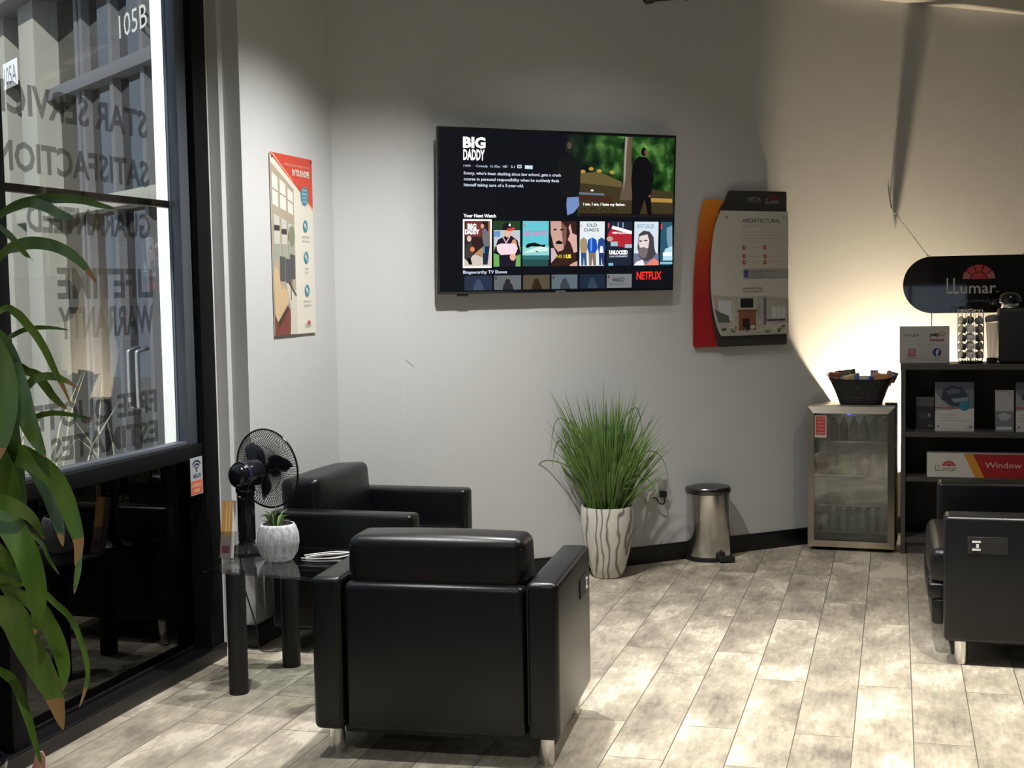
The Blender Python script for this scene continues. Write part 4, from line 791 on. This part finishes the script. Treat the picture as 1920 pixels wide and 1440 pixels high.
# film box
bx = thing('film_box', 'long white, orange and red window film box lying on the lower bookcase shelf', 'box', (.172, SY + .012, .4525))
b = MB(); b.box(0, 0, 0, .95, .13, .136, .002, 1); b.build('carton', ink((.60, .58, .54)), bx)
P = Print(-.0006); P.rect(0, 0, .95, .136, ink((.60, .58, .54))); P.poly([(.200, .136), (.95, .136), (.95, 0), (.262, 0)], ink((.62, .27, .03))); P.poly([(.250, .136), (.95, .136), (.95, 0), (.312, 0), (.285, .06)], ink((.36, .015, .02)))
logo(P, .044, .036, .118, ink((.09, .09, .09)), ink((.42, .02, .03))); P.text('Window Film', .316, .058, .034, ink((.72, .52, .48)), .30); P.build('print', bx)
# stands and brochures on the upper shelf
def stand(name, label, x0, x1, h, y, lean, draw, holder=None, cat='brochure'):
    t = thing(name, label, cat, (x0, y, .7115), 0, rx=R(lean)); w_ = x1 - x0
    b = MB(); b.box(0, 0, .001, w_, .004, h); b.build('card', 'white_paper', t, False)
    P = Print(-.0006); draw(P, w_, h); P.build('print', t)
    b = MB(); b.box(-.002, .005, 0, w_ + .002, .007, h * .8); b.box(-.002, -.002, 0, w_ + .002, .04, .003) if holder is None else None
    b.build('back_support', 'acrylic', t, False); return t
def car(P, w_, h):
    P.rect(0, 0, w_, h, ink((.55, .54, .53))); P.poly([(0, h), (w_, h), (w_, h * .40), (w_ * .6, h * .46), (0, h * .42)], ink((.14, .15, .19))); P.poly([(0, h * .80), (w_ * .45, h * .43), (0, h * .43)], ink((.28, .28, .30)))
    P.poly([(w_ * .15, h * .66), (w_ * .22, h * .86), (w_ * .45, h * .93), (w_ * .70, h * .88), (w_ * .86, h * .72), (w_ * .88, h * .56), (w_ * .6, h * .50), (w_ * .42, h * .52)], ink((.030, .040, .065)))
    P.poly([(w_ * .42, h * .66), (w_ * .85, h * .70), (w_ * .86, h * .62), (w_ * .48, h * .58)], ink((.20, .25, .33))); P.poly([(w_ * .28, h * .82), (w_ * .48, h * .89), (w_ * .66, h * .85), (w_ * .62, h * .78), (w_ * .35, h * .74)], ink((.10, .12, .16)))
    P.poly([(0, h * .47), (w_ * .6, h * .46), (w_ * .6, h * .475), (0, h * .50)], ink((.40, .05, .04))); P.poly([(0, h * .40), (w_, h * .47), (w_, 0), (0, 0)], ink((.55, .54, .53)))
    P.disc(w_ * .75, h * .52, .029, .029, ink((.03, .20, .26)), 24)
    for k, (wt, ww) in enumerate((('Not just a window film,', .5), ('it is a lifestyle choice', .44), ('colour stable and clear for years', .86))): P.text(wt, w_ * .06, h * (.33 - .06 * k), .009, ink((.22, .2, .2)), w_ * ww)
    P.disc(w_ * .08, h * .10, .006, .006, ink((.2, .1, .1)), 8); logo(P, w_ * .80, h * .06, .035, ink((.2, .2, .2)), ink((.3, .08, .08)))
stand('car_brochure', 'car film brochure with blue dot on a stand, left on the upper bookcase shelf', .216, .430, .285, SY + .06, -6, car)
stand('car_brochure', 'car film brochure cut by the right edge on the upper bookcase shelf', .655, .869, .285, SY + .06, -6, car)
def darkp(P, w_, h): P.rect(0, 0, w_, h, ink((.025, .025, .027))); P.rect(.0, h * .72, w_, h, ink((.09, .09, .09))); P.disc(w_ * .4, h * .45, w_ * .3, h * .12, ink((.05, .05, .052)), 12); P.disc(w_ * .72, h * .46, .008, .012, ink((.22, .22, .22)), 8); P.text('FILM', w_ * .66, h * .12, .010, ink((.4, .4, .4)), w_ * .26)
stand('leaflet_stand', 'dark leaflets in a clear stand at the left end of the upper bookcase shelf', .112, .212, .195, SY + .10, -5, darkp, cat='leaflets')
def cardp(P, w_, h): P.rect(0, 0, w_, h, ink((.42, .41, .42))); P.rect(0, 0, w_, h * .5, ink((.20, .20, .215))); P.poly([(w_ * .15, h * .40), (w_ * .5, h * .46), (w_ * .9, h * .38), (w_ * .7, h * .28), (w_ * .3, h * .27)], ink((.40, .40, .42))); P.disc(w_ * .8, h * .90, .008, .006, ink((.25, .1, .1)), 10, 0, 180); P.rect(w_ * .08, h * .05, w_ * .90, h * .12, ink((.60, .60, .60)))
stand('leaflet_stand', 'pale leaflet in a clear stand before the brochure at the right edge', .545, .645, .240, SY + .07, -6, cardp, cat='leaflets')
# things on top
ra = thing('review_sign', 'white tabletop sign with four web logos on the bookcase', 'sign', (.018, SY + .09, 1.1035), 0, rx=R(-4))
b = MB(); b.box(0, 0, .0, .277, .005, .216, .001, 1); b.build('panel', ink((.44, .43, .41)), ra); b = MB(); b.box(-.003, -.02, 0, .280, .05, .004); b.build('foot', 'acrylic', ra, False)
P = Print(-.0008); g_ = ink((.22, .21, .20)); P.text('REVIEW US ON', .083, .190, .011, ink((.33, .32, .30)), .115)
for ch, x_, ww, c in (('G', .022, .020, (.10, .12, .2)), ('o', .044, .013, (.25, .08, .06)), ('o', .058, .013, (.3, .22, .08)), ('g', .073, .013, (.10, .12, .2)), ('l', .089, .003, (.10, .2, .1)), ('e', .095, .013, (.25, .08, .06))): P.text(ch, x_, .158, .018, ink(c), ww)
for k in range(5): P.disc(.036 + .016 * k, .134, .003, .003, ink((.30, .26, .18)), 5)
P.text('yelp', .166, .158, .020, ink((.03, .025, .025)), .055, bold=.04)
for k in range(5): a = R(90 + 72 * k); P.poly([(.237 + .004 * math.cos(a), .170 + .004 * math.sin(a)), (.237 + .018 * math.cos(a - .25), .170 + .018 * math.sin(a - .25)), (.237 + .018 * math.cos(a + .25), .170 + .018 * math.sin(a + .25))], ink((.34, .05, .035)))
for k in range(5): P.rect(.168 + .0165 * k, .128, .182 + .0165 * k, .141, ink((.26, .12, .07)))
P.text('FOLLOW US', .105, .103, .011, ink((.33, .32, .30)), .07)
pk = ink((.36, .10, .13)); P.poly([(.048 + .022 * math.copysign(abs(math.cos(a)) ** .35, math.cos(a)) + .022, .064 + .022 * math.copysign(abs(math.sin(a)) ** .35, math.sin(a))) for a in [2 * math.pi * k / 32 for k in range(32)]], pk)
P.disc(.070, .064, .017, .017, ink((.44, .43, .41)), 20); P.disc(.070, .064, .0145, .0145, pk, 20); P.disc(.070, .064, .009, .009, ink((.44, .43, .41)), 16); P.disc(.070, .064, .006, .006, pk, 16)
P.disc(.208, .064, .024, .024, ink((.02, .04, .20)), 28); P.text('f', .210, .044, .036, ink((.6, .6, .6)), .017, 'C', .04)
P.text('@windowfilm', .028, .028, .007, ink((.33, .32, .30)), .08); P.text('/windowfilm', .175, .028, .007, ink((.33, .32, .30)), .06); P.build('print', ra)
# coffee pod carousel
cx, cy = .410, SY + .12
ca = thing('pod_carousel', 'revolving wire rack of coffee pods on top of the bookcase', 'rack', (cx, cy, 1.1035))
b = MB(); b.lathe([(0, 0), (.072, 0), (.074, .006), (.066, .014), (0, .016)], 36); b.build('base', 'black_plastic', ca)
b = MB(); b.tube([(0, 0, .015), (0, 0, .30)], .005, 10); b.lathe([(0, .296), (.018, .298), (.024, .304), (.016, .311), (0, .313)], 20); b.build('spindle', 'chrome', ca)
for k in range(6):
    a = 2 * math.pi * k / 6 + .55; u = Vector((math.cos(a), math.sin(a), 0)); v_ = Vector((-math.sin(a), math.cos(a), 0)); b = MB()
    for s_ in (-1, 1): b.tube(spline([Vector((0, 0, .295)), u * .045 + v_ * .016 * s_ + Vector((0, 0, .30)), u * .066 + v_ * .022 * s_ + Vector((0, 0, .285)), u * .066 + v_ * .022 * s_ + Vector((0, 0, .03)), u * .04 + v_ * .01 * s_ + Vector((0, 0, .018))], 3), .0018, 6)
    b.build('wire_column', 'chrome', ca)
podm = pbr('pod_foil', (.62, .58, .58), .4, .2); pbr('pod_cup', (.16, .15, .15), .4)
b = MB(); b.lathe([(0, -.030), (.015, -.030), (.0175, -.004), (.0200, -.002), (.0200, .0)], 20); b.mi = 0
pod = b.build('coffee_pod', 'pod_cup', None); b = MB(); b.lathe([(0, .0008), (.0145, .0008), (.0205, .0006), (.0205, -.001), (.0195, -.0012)], 20); b.lathe([(0, .0016), (.0115, .0013), (.0122, .0008)], 16); lid0 = b.build('foil_lid', podm, pod)
first = True
for k in range(6):
    a = 2 * math.pi * k / 6 + .55; u = Vector((math.cos(a), math.sin(a), 0))
    for j in range(5):
        if k == 4 and j == 4: continue
        o = pod if first else copy_tree(pod); first = False
        o.location = Vector((cx, cy, 1.1035 + .052 + j * .049)) + u * .066; o.rotation_euler = (u + Vector((0, 0, .35))).to_track_quat('Z', 'Y').to_euler()
        o.scale = (1.18, 1.18, 1.0); tag(o, 'small foil-lidded coffee pod held in the revolving wire rack', 'coffee pod', 'coffee pods in the wire rack')
# coffee machine
cm = thing('coffee_machine', 'black coffee machine with grey water tank at the right edge of the bookcase top', 'coffee machine', (.66, SY + .13, 1.1035))
b = MB(); b.box(-.10, -.09, 0, .17, .12, .315, .02, 4); b.build('body', 'matte_black', cm)
b = MB(); b.lathe([(.046, .312), (.048, .318), (.048, .338), (.045, .342)], 32, (-.04, -.03, 0)); b.build('chrome_collar', 'chrome', cm)
b = MB(); b.lathe([(.045, .340), (.060, .348), (.061, .37), (.050, .392), (.030, .402), (0, .405)], 32, (-.04, -.03, 0)); b.build('domed_lid', 'black_plastic', cm)
b = MB(); b.lathe([(0, 0), (.024, .0), (.026, .05), (.034, .22), (.034, .232), (0, .232)], 28, (-.133, -.02, 0)); b.build('water_tank', 'grey_acrylic', cm)
b = MB(); b.lathe([(0, .0), (.039, .0), (.041, .01), (.038, .03), (.025, .038), (0, .04)], 28, (-.130, -.02, .238), (-.14, 0, 1)); b.build('tank_lid', ink((.17, .16, .155), .35), cm)
b = MB(); b.tube([(-.133, -.02, .0), (-.133, -.02, .03)], .030, 24); b.build('tank_base', 'matte_black', cm)
b = MB(); b.box(.045, -.11, .255, .17, -.07, .290, .008, 2); b.build('front_handle', 'chrome', cm); b = MB(); b.box(.04, -.105, .292, .17, .05, .335, .012, 3); b.build('brew_head', 'black_plastic', cm)

# ---------------------------------------------------------------- hanging sign
hs = thing('hanging_sign', 'glossy black pill-shaped sign with red sunburst hanging on chains over the bookcase', 'sign', (0, 8.60, 0))
cxl, cxr, cz, rr = .040 + .172, .885 - .172, 1.556, .174
pl_ = [(cxl + rr * math.cos(R(a)), cz + rr * math.sin(R(a))) for a in range(90, 271, 6)] + [(cxr + rr * math.cos(R(a)), cz + rr * math.sin(R(a))) for a in range(-90, 91, 6)]
pbr('gloss_black', (.006, .006, .007), .03, 0, .9)
b = MB(); b.prism(pl_, -.008, .008); b.build('panel', 'gloss_black', hs, False)
P = Print(-.0085); lw = ink((.45, .45, .43)); P.text('LL', .294, 1.500, .100, lw, .072, bold=.01); P.text('umar', .374, 1.500, .072, lw, .205, bold=.01)
cr_ = ink((.42, .035, .04)); cr2 = ink((.40, .12, .12)); X0, Z0 = .480, 1.586
for i, (r0, r1) in enumerate(((.0, .045), (.049, .094))):
    nseg = 1 if i == 0 else 5
    for k in range(nseg):
        a0, a1 = 180 / nseg * k + (2 if i else 0), 180 / nseg * (k + 1) - (2 if i else 0); A_ = [a0 + (a1 - a0) * j / 8 for j in range(9)]
        P.poly([(X0 + r1 * math.cos(R(a)), Z0 + r1 * .93 * math.sin(R(a))) for a in A_] + ([(X0 + r0 * math.cos(R(a)), Z0 + r0 * .93 * math.sin(R(a))) for a in A_[::-1]] if r0 else [(X0, Z0)]), cr2 if (i and k in (0, 4)) else cr_)
P.text('www.llumar.com', .218, 1.449, .020, ink((.13, .13, .13)), .455); P.build('print', hs)
def chain(nm, a, c, n):
    b = MB(); a, c = Vector(a), Vector(c); d = (c - a).normalized(); L_ = (c - a).length / n
    for k in range(n):
        m_ = a + d * L_ * (k + .5); u = Vector((0, 1, 0)) if k % 2 else d.cross(Vector((0, 1, 0))).normalized()
        b.tube([m_ + d * (L_ * .62 * math.cos(t_)) + u * (.0038 * math.sin(t_)) for t_ in [2 * math.pi * j / 8 for j in range(9)]], .0011, 5, False)
    return b.build(nm, 'dark_steel', hs)
chain('chain', (-.033, .020, 2.036), (.188, 0, 1.730), 34); chain('chain', (1.235, .020, 2.436), (.737, 0, 1.730), 74)
b = MB(); b.tube([(-.033, .005, 2.036), (-.033, .045, 2.040)], .004, 8); b.build('hook', 'dark_steel', hs)
b = MB(); b.tube([(.208, 0, 1.385), (.208, 0, 1.12)], .0028, 6); b.build('cord', 'matte_black', hs)
for x_ in (.188, .737): b = MB(); b.tube([(x_ + .007 * math.cos(a), 0, 1.731 + .007 * math.sin(a)) for a in [2 * math.pi * j / 12 for j in range(13)]], .0016, 6, False); b.build('ring', 'dark_steel', hs)
# the lamp behind the furniture
lt_ = thing('floor_uplight', 'small warm uplight standing hidden behind the bookcase', 'lamp', (.13, 8.57, 0))
b = MB(); b.lathe([(0, 0), (.06, 0), (.06, .01), (.012, .016), (.012, .40), (.035, .42), (.038, .455), (.034, .455), (.03, .425), (0, .42)], 24); b.build('stand', 'matte_black', lt_)

# ---------------------------------------------------------------- big leafy plant at the left edge
LEAVES = [
 (0.0196, 0, [(-2.348, 3.0, 1.699), (-2.267, 3.008, 1.781), (-2.202, 3.01, 1.813), (-2.126, 3.006, 1.825), (-2.064, 2.996, 1.825), (-1.992, 2.982, 1.818), (-1.927, 2.965, 1.801), (-1.87, 2.946, 1.789)]),
 (0.0212, 0, [(-2.229, 3.025, 1.805), (-2.161, 3.009, 1.817), (-2.097, 2.986, 1.804), (-2.048, 2.959, 1.785), (-2.005, 2.935, 1.774), (-1.972, 2.918, 1.768)]),
 (0.0232, 1, [(-2.283, 2.908, 1.573), (-2.167, 2.89, 1.681), (-2.106, 2.872, 1.701), (-2.049, 2.857, 1.707), (-1.981, 2.846, 1.697), (-1.926, 2.841, 1.672), (-1.89, 2.841, 1.639), (-1.867, 2.847, 1.599)]),
 (0.0126, 1, [(-2.189, 2.805, 1.808), (-2.091, 2.792, 1.742), (-2.061, 2.791, 1.717), (-2.047, 2.801, 1.693), (-2.039, 2.82, 1.671), (-2.045, 2.845, 1.664)]),
 (0.0180, 1, [(-2.158, 2.742, 1.469), (-2.069, 2.749, 1.544), (-2.037, 2.76, 1.537), (-2.014, 2.773, 1.506), (-2.0, 2.789, 1.477), (-1.988, 2.806, 1.437), (-1.979, 2.822, 1.393), (-1.968, 2.836, 1.353), (-1.954, 2.848, 1.303)]),
 (0.0104, 0, [(-2.35, 2.983, 1.418), (-2.269, 3.009, 1.451), (-2.254, 3.034, 1.472), (-2.216, 3.052, 1.49), (-2.156, 3.06, 1.492), (-2.094, 3.056, 1.485)]),
 (0.0476, 1, [(-2.177, 2.789, 1.52), (-2.136, 2.803, 1.467), (-2.114, 2.81, 1.401), (-2.103, 2.808, 1.335), (-2.105, 2.799, 1.27), (-2.115, 2.783, 1.205), (-2.114, 2.763, 1.168)]),
 (0.0500, 0, [(-2.286, 2.909, 1.532), (-2.188, 2.902, 1.463), (-2.143, 2.888, 1.38), (-2.111, 2.869, 1.33), (-2.079, 2.847, 1.274), (-2.04, 2.826, 1.221), (-2.004, 2.808, 1.18)]),
 (0.0165, 1, [(-2.311, 2.925, 1.297), (-2.197, 2.903, 1.32), (-2.108, 2.882, 1.348), (-2.062, 2.862, 1.371), (-2.006, 2.848, 1.377), (-1.963, 2.841, 1.367), (-1.928, 2.841, 1.347)]),
 (0.0159, 0, [(-2.302, 2.917, 1.353), (-2.186, 2.896, 1.404), (-2.143, 2.89, 1.405), (-2.113, 2.902, 1.388), (-2.098, 2.929, 1.367)]),
 (0.0226, 1, [(-2.258, 2.99, 1.39), (-2.165, 2.996, 1.375), (-2.146, 3.012, 1.346), (-2.14, 3.035, 1.316), (-2.135, 3.062, 1.29), (-2.131, 3.086, 1.272)]),
 (0.0118, 0, [(-2.351, 2.968, 1.18), (-2.243, 2.992, 1.233), (-2.204, 3.019, 1.251), (-2.154, 3.041, 1.266), (-2.1, 3.056, 1.261), (-2.033, 3.06, 1.249)]),
 (0.0448, 1, [(-2.237, 2.825, 1.212), (-2.154, 2.839, 1.211), (-2.117, 2.85, 1.184), (-2.076, 2.857, 1.163), (-2.026, 2.86, 1.13), (-1.989, 2.858, 1.078), (-1.962, 2.852, 1.013), (-1.944, 2.842, 0.962), (-1.95, 2.829, 0.908)]),
 (0.0348, 1, [(-2.252, 3.009, 1.148), (-2.186, 3.007, 1.121), (-2.139, 2.994, 1.074), (-2.102, 2.973, 1.022), (-2.07, 2.947, 0.979), (-2.047, 2.922, 0.935)]),
 (0.0168, 0, [(-1.983, 2.909, 0.961), (-1.96, 2.868, 0.929), (-1.941, 2.829, 0.898), (-1.943, 2.81, 0.842)]),
 (0.0581, 0, [(-2.169, 2.733, 1.132), (-2.081, 2.713, 1.078), (-2.028, 2.699, 1.031), (-1.988, 2.691, 0.976), (-1.966, 2.691, 0.913), (-1.964, 2.699, 0.847), (-1.99, 2.714, 0.761)]),
 (0.0299, 0, [(-2.097, 2.642, 1.146), (-2.026, 2.642, 1.104), (-1.981, 2.659, 1.081), (-1.96, 2.688, 1.048), (-1.957, 2.721, 0.994)]),
 (0.0663, 1, [(-2.162, 2.705, 0.862), (-2.101, 2.722, 0.828), (-2.065, 2.743, 0.798), (-2.047, 2.765, 0.728), (-2.019, 2.785, 0.65), (-2.0, 2.8, 0.58), (-1.99, 2.809, 0.497)]),
 (0.0427, 0, [(-2.265, 2.959, 0.814), (-2.187, 2.983, 0.77), (-2.154, 3.001, 0.71), (-2.13, 3.01, 0.644), (-2.117, 3.007, 0.588), (-2.115, 2.993, 0.535)]),
 (0.0146, 1, [(-2.295, 2.955, 0.814), (-2.199, 2.959, 0.824), (-2.143, 2.959, 0.808), (-2.102, 2.955, 0.78), (-2.05, 2.947, 0.743), (-2.01, 2.935, 0.678), (-1.987, 2.92, 0.614), (-1.99, 2.904, 0.563), (-1.996, 2.888, 0.529)]),
 (0.0238, 0, [(-2.368, 2.95, 0.625), (-2.256, 2.931, 0.594), (-2.198, 2.907, 0.576), (-2.149, 2.881, 0.517), (-2.112, 2.858, 0.457), (-2.082, 2.844, 0.381)]),
 (0.0103, 0, [(-2.254, 2.999, 0.971), (-2.145, 2.959, 0.943), (-2.102, 2.94, 0.896), (-2.083, 2.952, 0.855)]),
 (0.0739, 1, [(-2.254, 2.849, 1.25), (-2.187, 2.84, 1.184), (-2.158, 2.848, 1.116), (-2.164, 2.872, 1.044), (-2.207, 2.904, 0.968)]),
 (0.0626, 0, [(-2.346, 2.946, 0.956), (-2.29, 2.977, 0.895), (-2.285, 3.02, 0.814), (-2.297, 3.053, 0.733)]),
 (0.0624, 0, [(-2.399, 3.042, 1.372), (-2.351, 3.068, 1.371), (-2.331, 3.091, 1.282), (-2.324, 3.106, 1.149), (-2.313, 3.11, 1.075), (-2.287, 3.103, 0.988)]),
 (0.0260, 0, [(-2.311, 2.896, 0.882), (-2.225, 2.91, 0.876), (-2.173, 2.893, 0.872), (-2.105, 2.854, 0.858)]),
]

bp_ = thing('corn_plant', 'tall leafy plant with long arching leaves and brown tips at the left edge', 'plant', (-2.42, 2.98, 0))
off = Vector((2.42, -2.98, 0)); b = MB()
for w_, tip, pts in LEAVES:
    b.ribbon(spline([Vector(p) + off for p in pts], 4), w_ * 1.35, Vector((0, -1, .0)), .22, .13 if tip else .02, 5.0, .3)
rnd = random.Random(2)
for i in range(26):                                   # the crown beyond the edge of the picture
    a = rnd.uniform(1.6, 5.2); h0 = rnd.uniform(.8, 1.9); c = Vector((math.cos(a), math.sin(a) * .8, 0)); l = rnd.uniform(.3, .5)
    b.ribbon(spline([Vector((0, 0, h0)), c * l * .4 + Vector((0, 0, h0 + .16)), c * l * .8 + Vector((0, 0, h0 + .06)), c * l + Vector((0, 0, h0 - .25))], 4), .055, Vector((-c.y, c.x, .1)), .2, .1, 4, .4)
b.build('foliage', ['leaf_green', 'leaf_brown'], bp_)
b = MB(); b.tube(spline([(0, 0, .30), (.01, .01, .8), (-.01, 0, 1.3), (.0, 0, 1.9)], 5), [.022] * 10 + [.016] * 6, 12); b.build('stem', pbr('bark', (.10, .07, .045), .8), bp_)
b = MB(); b.lathe([(0, 0), (.10, 0), (.11, .01), (.135, .27), (.140, .28), (.140, .30), (.130, .30), (.125, .28), (0, .27)], 40, (-.06, .02, 0)); b.build('pot', 'black_plastic', bp_)
b = MB(); b.lathe([(0, .282), (.1255, .282)], 24, (-.06, .02, 0)); b.build('soil', 'soil', bp_)
bx = thing('pink_card', 'pale pink card at the bottom left corner beside the plant pot', 'card', (-2.205, 3.0, .30), 20)
b = MB(); b.prism([(-.022, 0), (.016, 0), (.017, .045), (.010, .060), (-.006, .058)], -.004, .004); b.build('sheet', ink((.80, .42, .36)), bx, False)
b = MB(); b.tube([(0, 0, -.30), (0, 0, .01)], .003, 6); b.build('stake', 'matte_black', bx)
